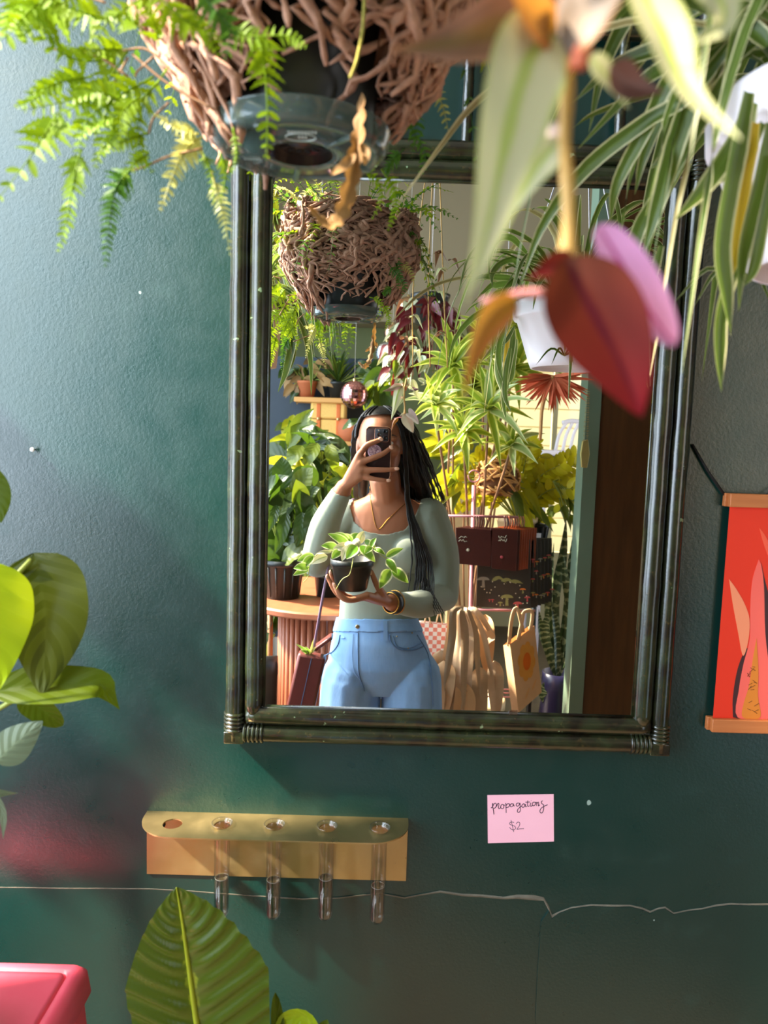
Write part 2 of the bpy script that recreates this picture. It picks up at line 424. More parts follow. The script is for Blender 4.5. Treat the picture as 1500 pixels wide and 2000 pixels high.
# crest of spindles between the top rail and a crown rail
zc = at(1235, 55, 1.1).z
bam('crest_rail', (XA + .02, yc, zc), (XB - .02, yc, zc), r=.012, seed=11, nodes=3)
bam('crest_rail', (XA + .02, yc, zc + .09), (XB - .02, yc, zc + .09), r=.012, seed=12, nodes=3)
for k, px in enumerate((450 + 155, 760, 915, 1070, 1217, 1352)):
    x = at(px, 200, 1.1).x
    if XA + .04 < x < XB - .04: bam('spindle', (x, yc, ZB - .01), (x, yc, zc), r=.0078, seed=20 + k, nodes=2)
# rattan bindings: five turns on the upright, four on the sill rail, and a capped corner
for sx, x in ((1, XA), (-1, XB)):
    for zz, sz in ((ZA, 1), (ZB, -1)):
        bw = MB()
        def ring(c, ax, r):
            pts = []; a, b = (V((1, 0, 0)), V((0, 1, 0))) if ax == 'z' else (V((0, 0, 1)), V((0, 1, 0)))
            for k in range(15): pts.append(V(c) + (a * cos(2 * pi * k / 14) + b * sin(2 * pi * k / 14)) * r)
            bw.tube(pts, .0031, 6, caps=False)
        for k in range(5): ring((x + sx * o1, yc, zz + sz * (.020 + k * .0062)), 'z', RR * 1.02)
        for k in range(5): ring((x + sx * (.031 + k * .0066), yc, zz + sz * o1), 'x', RR * 1.02)
        bw.box((x + min(0, sx * .031) - sx * .0002, yc - .0145, zz + min(0, sz * .019)), (x + max(0, sx * .031), yc + .015, zz + max(0, sz * .019)))
        bw.build('corner_binding', M_BAM, mr, smooth='auto', bevel=.004)

# ---------------------------------------------------------------- brass propagation rack and tubes
t = NT('brushed_brass'); tc = t.coord('Object'); nz = t.noise(tc, 18, 4, .6); sc = t.noise(t.coord('Object', (3, 60, 60)), 8, 3)
t.base(t.mix(nz, srgb(186, 158, 104), srgb(214, 188, 132)), .34, .9); t.link(t.ramp(nz, [(.3, .26), (.7, .44)]), t.b.inputs['Roughness']); t.bump(sc, .08, .001); M_BRASS = t.m
tl = at(287, 1587, WD - .002); tr_ = at(797, 1602, WD - .002); bl = at(286, 1706, WD - .002)
rk = thing('brass_rack', 'brass wall rack with a rounded pierced shelf holding four test tubes', 'test tube rack', (tl.x, WY, bl.z))
HT = (tl.z + tr_.z) / 2; HB = bl.z; X0, X1 = tl.x, tr_.x; DP = .076
MB().box((X0, WY - .003, HB), (X1, WY - .0002, HT)).build('back_plate', M_BRASS, rk, smooth=False)
def shelf_plate():
    out = []; rc = .058
    out += [(X0 - .0, WY)]; 
    for k in range(13):
        a = pi - (pi / 2) * k / 12 + pi  # left front corner
        out.append((X0 + rc + rc * cos(pi + (pi / 2) * k / 12), WY - DP + rc + rc * sin(pi + (pi / 2) * k / 12)))
    for k in range(13):
        out.append((X1 - rc + rc * cos(-pi / 2 + (pi / 2) * k / 12), WY - DP + rc + rc * sin(-pi / 2 + (pi / 2) * k / 12)))
    out.append((X1, WY))
    hy = WY - .037; holes = [(at(px, py, WD - .037).x, hy, r) for px, py, r in ((337, 1608, .0150), (434, 1607, .0128), (536, 1609, .0128), (639, 1611.5, .0128), (742, 1615, .0128))]
    import bmesh
    bm = bmesh.new(); edges = []
    def loop(pts):
        vs = [bm.verts.new((x, y, HT)) for x, y in pts]
        for i in range(len(vs)): edges.append(bm.edges.new((vs[i], vs[(i + 1) % len(vs)])))
    loop(out)
    for hx, hy_, r in holes: loop([(hx + r * cos(2 * pi * k / 28), hy_ + r * sin(2 * pi * k / 28)) for k in range(28)])
    bmesh.ops.triangle_fill(bm, use_beauty=True, use_dissolve=False, edges=edges)
    ext = bmesh.ops.extrude_face_region(bm, geom=bm.faces[:])
    for e in ext['geom']:
        if isinstance(e, bmesh.types.BMVert): e.co.z += .0022
    bmesh.ops.recalc_face_normals(bm, faces=bm.faces[:])
    for v in bm.verts: v.co -= V(rk.location)
    me = bpy.data.meshes.new('shelf_plate'); bm.to_mesh(me); bm.free(); me.materials.append(M_BRASS)
    o = bpy.data.objects.new('shelf_plate', me); COL.objects.link(o); o.parent = rk
    return holes
holes = shelf_plate()
M_TUBE = clear('tube_glass', (.95, .93, .92), .91, .02, 1.40)
M_WATER = clear('tube_water', (.66, .69, .68), .94, .02, 1.34)
M_MENI = plain('water_edge', (.30, .30, .29), .1)
labels = ['test tube beside the empty hole of the brass rack, above the ribbed leaf tip', 'second test tube from the empty hole in the brass rack, half full of water', 'third test tube from the empty hole in the brass rack, its water line highest', 'test tube at the end of the brass rack farthest from the empty hole']
for k, ((hx, hy, r), lev) in enumerate(zip(holes[1:], (1714, 1716, 1709, 1722))):
    tb = thing('test_tube', labels[k], 'test tube', (hx, hy, HT - .148), group='test tubes in the brass rack')
    zt = HT + .0065; rt = .0119; zb = HT - .150 - (.003 if k == 3 else 0)
    prof = [(.0005, zb)] + [(rt * sin(a), zb + rt - rt * cos(a)) for a in [pi / 2 * i / 8 for i in range(1, 9)]] + [(rt, HT - .004), (rt, HT + .002), (.0150, HT + .0042), (.0165, zt), (.0160, zt + .0012), (.0142, zt)]
    MB().lathe(prof, 28, (hx, hy, 0)).build('glass_wall', M_TUBE, tb)
    zw = at(430, lev, WD - .037 - .0).z
    rw = rt - .0016
    prof = [(.0005, zb + .0016)] + [(rw * sin(a), zb + .0016 + rw - rw * cos(a)) for a in [pi / 2 * i / 8 for i in range(1, 9)]] + [(rw, zw + .0015), (rw * .8, zw), (.0005, zw)]
    MB().lathe(prof, 28, (hx, hy, 0)).build('water', M_WATER, tb)
    MB().tube([V((hx + rw * cos(w), hy + rw * sin(w), zw + .001)) for w in [2 * pi * i / 24 for i in range(25)]], .0004, 6, caps=False).build('meniscus', M_MENI, tb)
# a screw behind the empty hole
sx = at(318, 1611, WD - .004)
sc_ = MB(); sc_.ell(sx, (.0042, .003, .0042), 12, 8); sc_.box((sx.x - .003, sx.y - .0034, sx.z - .0006), (sx.x + .003, sx.y - .002, sx.z + .0006)); sc_.build('screw', plain('dark_screw', (.01, .01, .012), .4, .6), rk)

# ---------------------------------------------------------------- handwritten price card
card = thing('price_card', 'small pink paper card handwritten propagations $2 on the teal wall', 'price card', at(1017, 1647, WD))
cq = [at(952, 1553, WD - .0012), at(1081.5, 1551.5, WD - .0012), at(1082, 1643.5, WD - .0012), at(953, 1647, WD - .0012)]
MB().prism(cq, (0, .0008, 0)).build('paper', plain('pink_card_paper', srgb(255, 190, 206), .7, var=.03), card, smooth=False)
M_INK = plain('purple_black_ink', srgb(58, 18, 52), .6)
def cpt(u, v):
    # u, v in the pixels of the card close-up (1500 x 1125 over 160 x 120 px)
    return at(940 + u * 160 / 1500, 1540 + v * 120 / 1125, WD - .0013)
strokes = [
    [(178, 358), (205, 335), (212, 272), (205, 300), (222, 400), (232, 475)], [(208, 330), (232, 285), (262, 270), (278, 300), (262, 345), (228, 370)],
    [(262, 345), (285, 315), (300, 282), (318, 275), (322, 300), (312, 350), (330, 372), (352, 350)],
    [(410, 300), (380, 292), (355, 325), (365, 362), (395, 368), (412, 335), (408, 300), (430, 312)],
    [(446, 268), (450, 330), (456, 448)], [(450, 320), (475, 285), (510, 282), (520, 305), (495, 340), (455, 350)],
    [(585, 285), (550, 280), (528, 310), (545, 335), (575, 322), (592, 280), (592, 315), (612, 320)],
    [(690, 268), (655, 272), (640, 305), (660, 325), (690, 305), (705, 265), (712, 330), (715, 400), (690, 438), (662, 425), (668, 385), (705, 345), (735, 325)],
    [(800, 290), (770, 282), (740, 315), (755, 345), (785, 335), (805, 285), (810, 335), (832, 325)],
    [(850, 222), (845, 300), (856, 328), (880, 318)], [(810, 252), (890, 248)],
    [(905, 262), (895, 315), (915, 325), (932, 312)], [(908, 222), (913, 226)],
    [(975, 248), (940, 262), (935, 300), (960, 318), (990, 290), (985, 252), (1005, 262)],
    [(1015, 248), (1012, 318)], [(1013, 290), (1035, 255), (1050, 262), (1045, 320), (1070, 300)],
    [(1125, 225), (1100, 245), (1110, 280), (1140, 300), (1140, 380), (1115, 445), (1080, 440), (1075, 400), (1110, 350), (1215, 295)],
    [(598, 622), (550, 615), (515, 640), (545, 668), (610, 690), (628, 725), (600, 758), (555, 750), (515, 712)], [(545, 582), (570, 690), (592, 795)],
    [(640, 650), (660, 620), (690, 618), (706, 645), (690, 695), (652, 748), (700, 740), (780, 735)]]
mb = MB()
for k, s in enumerate(strokes):
    pts = smooth_path([cpt(*p) for p in s], max(6, len(s) * 4))
    mb.tube(pts, .00062 if k < 17 else .00046, 5, flat=.5)
mb.build('handwriting', M_INK, card)

# ---------------------------------------------------------------- art print on wooden hanger rods
PD = WD - .012
pr = thing('hanging_art_print', 'red art print of pink leaf shapes clamped between two light wooden hanger rods', 'art print', at(1450, 1426, PD))
def pp(cx, cy, out=0.0): return at(1280 + cx * 220 / 629, 800 + cy * 700 / 2000, PD - out)   # pixels of the close-up
xl_ = (pp(396, 545).x + pp(340, 1715).x) / 2; xr_ = xl_ + .30
zt_, zb_ = pp(390, 530).z, pp(340, 1730).z
def paper(c, n): return plain(n, c, .55, var=.03, scale=12)
MB().box((xl_, WY - .0125, zb_), (xr_, WY - .0118, zt_)).build('print_sheet', paper(srgb(238, 52, 24), 'red_print'), pr, smooth=False)
t = NT('light_oak'); tc = t.coord('Object', (2, 30, 30)); nz = t.noise(tc, 6, 4); t.base(t.mix(nz, srgb(176, 96, 48), srgb(206, 128, 72)), .5); t.bump(nz, .15, .001); M_OAK = t.m
for za, zb2 in ((pp(390, 540).z, pp(390, 466).z), (pp(340, 1790).z, pp(340, 1718).z)):
    for y0, y1 in ((WY - .021, WY - .0126), (WY - .0117, WY - .003)):
        MB().box((xl_ - (.004 if y0 < WY - .02 else .008), y0, za), (xr_ + .006, y1, zb2)).build('hanger_rod', M_OAK, pr, smooth='auto', bevel=.0012)
def shape(name, pts, c, lay, parent=pr):
    ps = smooth_path([pp(*p) for p in pts], len(pts) * 4)[:-1]
    MB().prism([V((p.x, WY - .0125 - .00022 * lay, p.z)) for p in ps], (0, .0002, 0)).build(name, paper(c, name + '_ink'), parent, smooth=False)
shape('leaf_shape', [(410, 945), (450, 1000), (500, 1090), (525, 1180), (515, 1300), (487, 1372), (460, 1240), (430, 1080), (410, 945)], srgb(255, 150, 108), 2)
shape('leaf_shape', [(432, 1716), (432, 1600), (460, 1440), (510, 1330), (530, 1400), (500, 1560), (490, 1716), (432, 1716)], srgb(66, 34, 36), 1)
shape('leaf_shape', [(575, 835), (540, 950), (528, 1100), (525, 1280), (490, 1420), (465, 1560), (458, 1716), (640, 1716), (640, 1500), (612, 1250), (605, 1000), (592, 880), (575, 835)], srgb(255, 106, 92), 3)
shape('leaf_shape', [(588, 850), (612, 960), (640, 1060), (680, 1200), (680, 1500), (640, 1500), (612, 1250), (606, 1000), (588, 850)], srgb(62, 34, 38), 2.5)
shape('leaf_shape', [(578, 658), (610, 700), (650, 780), (700, 900), (690, 960), (640, 850), (600, 740), (578, 658)], srgb(255, 96, 66), 2)
shape('leaf_shape', [(562, 1275), (540, 1400), (520, 1540), (490, 1640), (486, 1716), (582, 1716), (570, 1600), (572, 1450), (562, 1275)], srgb(226, 132, 44), 5)
rr = random.Random(4); mb = MB()
for k in range(16):
    a = rr.uniform(1420, 1700); b = rr.uniform(505, 560); p = pp(b, a); q = pp(b + rr.uniform(8, 30), a + rr.uniform(-26, 26))
    mb.tube([(p.x, WY - .0138, p.z), (q.x, WY - .0138, q.z)], .0004, 4)
mb.build('brush_mark', plain('brown_ink', srgb(120, 60, 20), .6), pr)
# cords: the print's own hanger, and a black cord from the mirror to the rod
zr = pp(390, 466).z; nx = (xl_ + xr_) / 2
MB().tube([(xl_ + .055, WY - .01, zr), (nx, WY - .004, zr + .075), (xr_ - .055, WY - .01, zr)], .0008, 6).build('hanging_cord', plain('dark_string', (.03, .025, .02), .8), pr)
a, b = at(1352, 868, WD - .003), at(1416, 968, WD - .006)
tag(MB().tube([a, a.lerp(b, .5) + V((-.001, 0, -.002)), b], .0021, 8).build('black_cord', plain('black_cord', (.006, .006, .007), .7), None, loc=b), 'thick black cord slanting down the wall from the mirror frame to the print', 'cord')
# white-headed nail
p = at(68, 878, WD); nl = thing('wall_nail', 'tiny white-headed nail stuck in the empty teal wall', 'nail', p)
MB().tube([p, p + V((0, -.007, 0))], .0012, 8).build('shank', plain('steel', (.4, .4, .4), .3, 1), nl)
MB().ell(p + V((0, -.0085, 0)), (.0036, .0024, .0036), 12, 8).build('nail_head', plain('white_enamel', srgb(245, 245, 240), .3), nl)

# ---------------------------------------------------------------- red metal stool
t = NT('red_metal_paint'); nz = t.noise(t.coord('Object'), 40, 3); t.base(t.mix(nz, srgb(252, 84, 106), srgb(255, 98, 118)), .38, 0, .5); M_RED = t.m
zt = 1.5 - .775
E_ = at(163, 1884, 1.1); fy = -1.1 + 1.1          # far right corner of the seat
k = (1.5 - zt) / (1.5 - E_.z); E_ = CAM + (E_ - CAM) * k
st = thing('red_stool', 'glossy red metal stool with a pressed square seat under the philodendron', 'stool', (E_.x - .17, E_.y - .17, 0))
def rsq(cx, cy, h, r, z, n=6):
    out = []
    for sx, sy, a0 in ((1, 1, 0), (-1, 1, pi / 2), (-1, -1, pi), (1, -1, 3 * pi / 2)):
        for k in range(n): a = a0 + pi / 2 * k / (n - 1); out.append(V((cx + sx * (h - r) + r * cos(a), cy + sy * (h - r) + r * sin(a), z)))
    return out
cx, cy = E_.x - .168, E_.y - .168; H = .174
rows = [[V((cx, cy, zt - .0015))] * 24, rsq(cx, cy, .07, .02, zt - .001), rsq(cx, cy, H - .030, .008, zt), rsq(cx, cy, H - .024, .009, zt + .0005), rsq(cx, cy, H - .0235, .009, zt - .0035), rsq(cx, cy, H - .020, .010, zt - .0035), rsq(cx, cy, H - .019, .010, zt + .001), rsq(cx, cy, H - .006, .014, zt - .0005), rsq(cx, cy, H + .002, .016, zt - .010), rsq(cx, cy, H + .006, .018, zt - .04), rsq(cx, cy, H + .005, .018, zt - .041), rsq(cx, cy, H + .001, .016, zt - .012)]
MB().grid(rows, True).build('seat', M_RED, st)
for sx in (-1, 1):
    for sy in (-1, 1):
        mb = MB(); a = V((cx + sx * (H - .008), cy + sy * (H - .008), zt - .02)); b = V((cx + sx * (H + .045), cy + sy * (min(H + .045, H + .02) if sy > 0 else H + .045), .0))
        rws = []
        for q, w in ((a, .034), (a.lerp(b, .5), .026), (b, .02)):
            rws.append([q + V(((-sx) * w, 0, 0)), q + V((0, 0, 0)) , q + V((0, -sy * w, 0)), q + V((-sx * .004, -sy * w, 0)), q + V((-sx * .004, -sy * .004, 0)), q + V((-sx * w, -sy * .004, 0))])
        mb.grid(rws, True, None, True, True).build('leg', M_RED, st, smooth=False)
mb = MB()
for p, q in (((-1, -1), (1, -1)), ((1, -1), (1, 1)), ((1, 1), (-1, 1)), ((-1, 1), (-1, -1))):
    a = V((cx + p[0] * (H + .012), cy + p[1] * (H + .01), .26)); b = V((cx + q[0] * (H + .012), cy + q[1] * (H + .01), .26)); mb.tube([a, b], .008, 8)
mb.build('stretcher', M_RED, st)
# ---------------------------------------------------------------- leaf materials
L_FERN = leafmat('fern_green', srgb(112, 142, 12), under=srgb(140, 164, 36), trans=.40, tcol=srgb(175, 200, 20), var=.28, spec=.2, rough=.5)
L_FERN_DARK = leafmat('fern_dark', srgb(62, 104, 34), trans=.35, tcol=srgb(120, 170, 40), var=.25)
L_FERN_PALE = leafmat('fern_pale', srgb(196, 196, 110), trans=.4, tcol=srgb(230, 220, 120), var=.15)
L_SPIDER = leafmat('spider_leaf', srgb(68, 86, 30), margin=srgb(208, 200, 152), mw=.80, stripe=srgb(88, 108, 48), sw=.12, trans=.32, tcol=srgb(170, 200, 80), rough=.34, var=.2)
L_SPIDER_Y = leafmat('spider_leaf_yellowing', srgb(214, 178, 40), margin=srgb(236, 214, 140), mw=.8, trans=.4, tcol=srgb(240, 200, 80))
L_SPIDER_DRY = leafmat('spider_leaf_dry', srgb(168, 150, 96), margin=srgb(214, 200, 150), mw=.6, trans=.25, tcol=srgb(210, 190, 120))
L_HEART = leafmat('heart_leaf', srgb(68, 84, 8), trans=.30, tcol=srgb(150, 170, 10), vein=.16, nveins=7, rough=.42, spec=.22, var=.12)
L_HEART_SHADED = leafmat('shaded_heart_leaf', srgb(60, 68, 4), trans=.10, tcol=srgb(120, 130, 10), vein=.12, nveins=7, rough=.36, spec=.3, var=.08)  # same heart leaf, darkened: the shade it hangs in is put into the colour
L_HEART_LIT = leafmat('lit_yellow_heart_leaf', srgb(150, 176, 22), trans=.5, tcol=srgb(225, 225, 30), vein=.12, nveins=7, rough=.3, var=.08)  # sunlit glow of the front heart leaf put into a yellower, brighter base
L_HEART_PALE = leafmat('leaf_underside', srgb(104, 120, 96), trans=.25, tcol=srgb(190, 205, 150), vein=.3, nveins=6, rough=.4, var=.08)
L_RIB = leafmat('ribbed_leaf', srgb(70, 88, 12), stripe=srgb(160, 168, 40), sw=.005, trans=.25, tcol=srgb(150, 170, 20), vein=.16, nveins=11, rough=.28, spec=.55, var=.12)
L_TR_PALE = leafmat('inchplant_striped', srgb(188, 186, 150), stripe=srgb(156, 176, 76), sw=.16, margin=srgb(168, 178, 104), mw=.88, trans=.25, rough=.4, tcol=srgb(225, 225, 160), var=.06)
L_TR_MAUVE = leafmat('inchplant_mauve', srgb(120, 92, 74), stripe=srgb(96, 84, 44), sw=.3, margin=srgb(150, 112, 92), trans=.25, rough=.45, tcol=srgb(150, 90, 60), var=.1)
L_TR_RED = leafmat('inchplant_rust', srgb(96, 46, 24), stripe=srgb(72, 14, 28), sw=.10, tip=srgb(104, 12, 26), under=srgb(196, 200, 170), trans=.25, rough=.5, spec=.15, tcol=srgb(160, 50, 24), var=.08)
L_TR_PINK = leafmat('inchplant_pink', srgb(236, 164, 212), under=srgb(205, 206, 180), stripe=srgb(176, 30, 120), sw=.10, trans=.3, rough=.32, tcol=srgb(244, 170, 214), var=.05)
L_TR_OCHRE = leafmat('inchplant_ochre', srgb(166, 112, 26), margin=srgb(178, 96, 56), mw=.7, tip=srgb(190, 112, 60), trans=.35, rough=.4, tcol=srgb(210, 150, 50))
M_STEM_G = plain('green_stem', srgb(140, 150, 60), .5)
M_STEM_B = plain('brown_stem', srgb(150, 108, 72), .6, var=.3)
M_STEM_T = plain('inchplant_stem', srgb(206, 160, 84), .45, var=.25, scale=90)
M_STEM_P = plain('pink_stem', srgb(230, 150, 150), .45)
M_ROOT = plain('fern_rhizome', srgb(184, 140, 116), .85, var=.4, scale=140, bump=1.0)
M_ROOT2 = plain('fern_rhizome_dark', srgb(164, 122, 100), .9, var=.5, scale=140, bump=1.0)
M_POTK = plain('black_nursery_plastic', srgb(34, 36, 34), .38, var=.12, spec=.45)
M_POTW = plain('white_pot_plastic', srgb(246, 236, 242), .42, var=.02, spec=.4)
M_DRY = leafmat('dried_frond', srgb(112, 78, 36), tip=srgb(156, 120, 74), trans=.15, rough=.7, tcol=srgb(210, 150, 70))

CAMDIR = V((0, -1, -.1))
def pxpath(pts, depth):
    """pixel polyline -> world polyline; depth is one number or a (start, end) pair"""
    d0, d1 = (depth, depth) if isinstance(depth, (int, float)) else depth
    n = len(pts) - 1
    return [at(x, y, d0 + (d1 - d0) * i / max(1, n)) for i, (x, y) in enumerate(pts)]
def pxm(px, depth): return px * depth / FPX

# ---------------------------------------------------------------- fern hanging over the mirror
def frond(path, L, pairs, mat, parent, up=(0, -1, .2), lob=5, seed=0, droop=.15, shape='tri', name='frond', stem=.0007, sub=True, bare=.12):
    r_ = random.Random(seed); mb = MB(); n = 26; pts = smooth_path([V(p) for p in path], n); up = V(up).normalized(); z = r_.random()
    mb.tube(pts, [stem * (1.3 - i / n) for i in range(n + 1)], 5, rnd_=z)
    pairs = int(pairs * 1.35)
    for k in range(pairs):
        v = bare + (1 - bare) * (k + .5) / pairs
        i = min(n - 1, int(v * n)); p = pts[i].lerp(pts[i + 1], v * n - i); t = (pts[i + 1] - pts[max(0, i - 1)]).normalized()
        sd = t.cross(up).normalized(); nm = sd.cross(t)
        w = (1 - v) / (1 - bare)
        Lk = L * ((w ** .75) * .94 + .06 if shape == 'tri' else sin(pi * min(1, (v - bare) / (1 - bare) * .9 + .1)) ** .7)
        for s in (-1, 1):
            if r_.random() < .05: continue
            lk = Lk * r_.uniform(.85, 1.1); a = radians(r_.uniform(54, 72))
            d = (sd * s * sin(a) + t * cos(a) + nm * r_.uniform(-.25, .25)).normalized()
            e = p + d * lk + V((0, 0, -droop * lk))
            m_ = p + d * lk * .5 + V((0, 0, -droop * lk * .2))
            pw = min(lk * .27, L * .23)
            mb.leaf([p, m_, e], pw, up + V((r_.uniform(-.3, .3), 0, r_.uniform(-.3, .3))), 'tri' if lk > L * .5 else 'obl', nv=lob * 4, nu=2, fold=.12, lobes=lob if lk > L * .25 else 0, z=z * .6 + r_.random() * .4)
    return mb.build(name, mat, parent)

FD = .655
fc = at(588, 304, FD)                                   # centre of the saucer underside
fern = thing('hanging_fern', "hanging hare's-foot fern with rusty woolly roots spilling over a dark pot above the mirror", 'plant', fc)
pot = MB().lathe([(.020, .012), (.056, .012), (.059, .016), (.0655, .075), (.0665, .078), (.0665, .088), (.078, .16), (.082, .162), (.082, .178), (.076, .178), (.074, .15)], 48, fc).build('pot', M_POTK, fern)
soil = MB().lathe([(.001, .168), (.04, .17), (.0755, .165)], 24, fc).build('soil', plain('potting_soil', srgb(50, 36, 26), .95, var=.5, scale=120, bump=.8), fern)
# clear plastic drip saucer: rim, radial steps, raised hub with drain slots
t = NT('smoky_clear_plastic'); t.base(srgb(84, 104, 100), .10, 0, .7); t.b.inputs['Alpha'].default_value = .5; t.b.inputs['Coat Weight'].default_value = .4; M_SAUC = t.m
su = MB().lathe([(.0005, .0105), (.0235, .0105), (.0275, .0005), (.030, .0), (.046, .0), (.048, .003), (.058, .003), (.060, .0), (.068, .001), (.0725, .006), (.0755, .017), (.0765, .0172), (.0745, .0165), (.0715, .0072), (.067, .0028), (.030, .002)], 56, fc)
saucer = su.build('drip_saucer', M_SAUC, fern)
MB().lathe([(.0005, .0098), (.0225, .0098), (.0270, .0008), (.0268, .004), (.022, .0115), (.0005, .0115)], 40, fc).build('hub', plain('dark_saucer_hub', srgb(48, 38, 36), .22, .4), saucer)
mb = MB()
for k in range(14):
    a = 2 * pi * k / 14; M = Matrix.Rotation(a, 4, 'Z'); mb.box((.013, -.0016, .0090), (.0205, .0016, .0097), Matrix.Translation(fc) @ M)
mb.build('drain_slot', plain('slot_black', (.004, .004, .004), .8), saucer, smooth=False)['kind'] = 'stuff'
for k in range(5):
    a = 2 * pi * k / 5 + .5; M = Matrix.Translation(fc) @ Matrix.Rotation(a, 4, 'Z'); MB().box((.031, -.0022, -.0012), (.066, .0022, .0022), M).build('rib', M_SAUC, saucer, smooth='auto', bevel=.0006)
mb = MB(); em = plain('embossed_clear', srgb(176, 192, 188), .2)
MBr = [(fc + V((.012 * cos(a) + .004, .005 * sin(a) * 1.5 - .040, -.0004))) for a in [2 * pi * k / 24 for k in range(25)]]
mb.tube(MBr, .0005, 5)
for k in range(9): mb.box((fc.x - .004 + k * .0026 - .001, fc.y - .0515, fc.z - .0006), (fc.x - .004 + k * .0026 + .0007, fc.y - .0485, fc.z))
for k in range(3): mb.box((fc.x + .002 + k * .0026, fc.y - .042, fc.z - .0006), (fc.x + .0036 + k * .0026, fc.y - .038, fc.z))
for j in range(2):
    for k in range(6): mb.box((fc.x - .050 + k * .0025, fc.y + .006 + j * .004, fc.z - .0006), (fc.x - .0484 + k * .0025, fc.y + .0085 + j * .004, fc.z))
mb.build('embossing', em, saucer, smooth=False)['kind'] = 'stuff'

# creeping woolly rhizomes draped over the pot
r_ = random.Random(11)
def env(z):                                             # outer radius of the draped mass at height z over the saucer
    return .066 + .062 * max(0, min(1, (z - .01) / .10)) ** .8
def rhizome(mb, a0, ztop, zbot, rad, wob, out=0.0, da=0.0):
    pts = []; rs = []; n = 9; a = a0
    for i in range(n + 1):
        s = i / n; z = ztop + (zbot - ztop) * s
        a += r_.uniform(-wob, wob) + da / n
        rr_ = env(z) + out + r_.uniform(-.006, .006)
        pts.append(fc + V((rr_ * cos(a), rr_ * sin(a), z))); rs.append(rad * r_.uniform(.65, 1.3) * (1 - .45 * s if i < n else .35))
    pts = smooth_path(pts, 18); pts = [q + V((r_.uniform(-1, 1), r_.uniform(-1, 1), 0)) * .0011 for q in pts]; rs2 = [rs[min(n, int(i / 2))] * r_.uniform(.78, 1.25) for i in range(19)]
    mb.tube(pts, rs2, 8, jit=.34)
for k in range(120):                                    # the ones that can be told apart
    a = r_.uniform(0, 2 * pi); side = cos(a)
    low = r_.uniform(.035, .075) if not 4.6 < a < 5.4 else r_.uniform(.06, .10)
    if .6 < a < 2.5: low = r_.uniform(.06, .11)
    if side < -.55: low = r_.uniform(-.012, .03)
    if side > .6: low = r_.uniform(.03, .06)
    m_ = MB(); rhizome(m_, a, r_.uniform(.13, .20), low, r_.uniform(.0030, .0060), .19, r_.uniform(0, .010))
    m_.build('rhizome', M_ROOT if r_.random() < .78 else M_ROOT2, fern)
bulk = MB()
for k in range(560):
    a = r_.uniform(0, 2 * pi); zt_ = r_.uniform(.09, .21); fr = 4.55 < a < 5.45 or .7 < a < 2.4
    rhizome(bulk, a, zt_, zt_ - r_.uniform(.03, .07 if fr else .10), r_.uniform(.0018, .0042), .24, r_.uniform(-.008, .008), r_.uniform(-.6, .6))
for k in range(70):
    a = r_.uniform(0, 2 * pi); q = r_.uniform(.02, .10); p = fc + V((q * cos(a), q * sin(a), .17 + r_.uniform(0, .03)))
    bulk.tube(smooth_path([p, p + V((r_.uniform(-.03, .03), r_.uniform(-.03, .03), .012)), p + V((r_.uniform(-.06, .06), r_.uniform(-.06, .06), -.004))], 8), r_.uniform(.003, .006), 6)
o = bulk.build('root_mass', M_ROOT2, fern); o['kind'] = 'stuff'
def zlow(a):
    a %= 2 * pi
    if 4.55 < a < 5.45 or .75 < a < 2.4: return .088
    return .022 if cos(a) < -.4 else .042
sh_ = []
for i in range(9):
    row = []
    for k in range(48):
        a = 2 * pi * k / 48; z = zlow(a) * (1 - i / 8) + .13 * i / 8; q = env(z) - .004 + rnd.uniform(-.003, .003)
        row.append(fc + V((q * cos(a), q * sin(a), z + rnd.uniform(-.004, .004))))
    sh_.append(row)
MB().grid(sh_, True).build('fibre_shell', plain('root_fibre', srgb(92, 58, 40), .95, var=.6, scale=110, bump=1.0), fern)
core = MB().lathe([(.080, .10), (.104, .12), (.116, .16), (.112, .19), (.09, .205), (.02, .21)], 30, fc).build('fibre_core', plain('dark_root_fibre', srgb(58, 34, 20), .95, var=.6, scale=80, bump=1.0), fern)

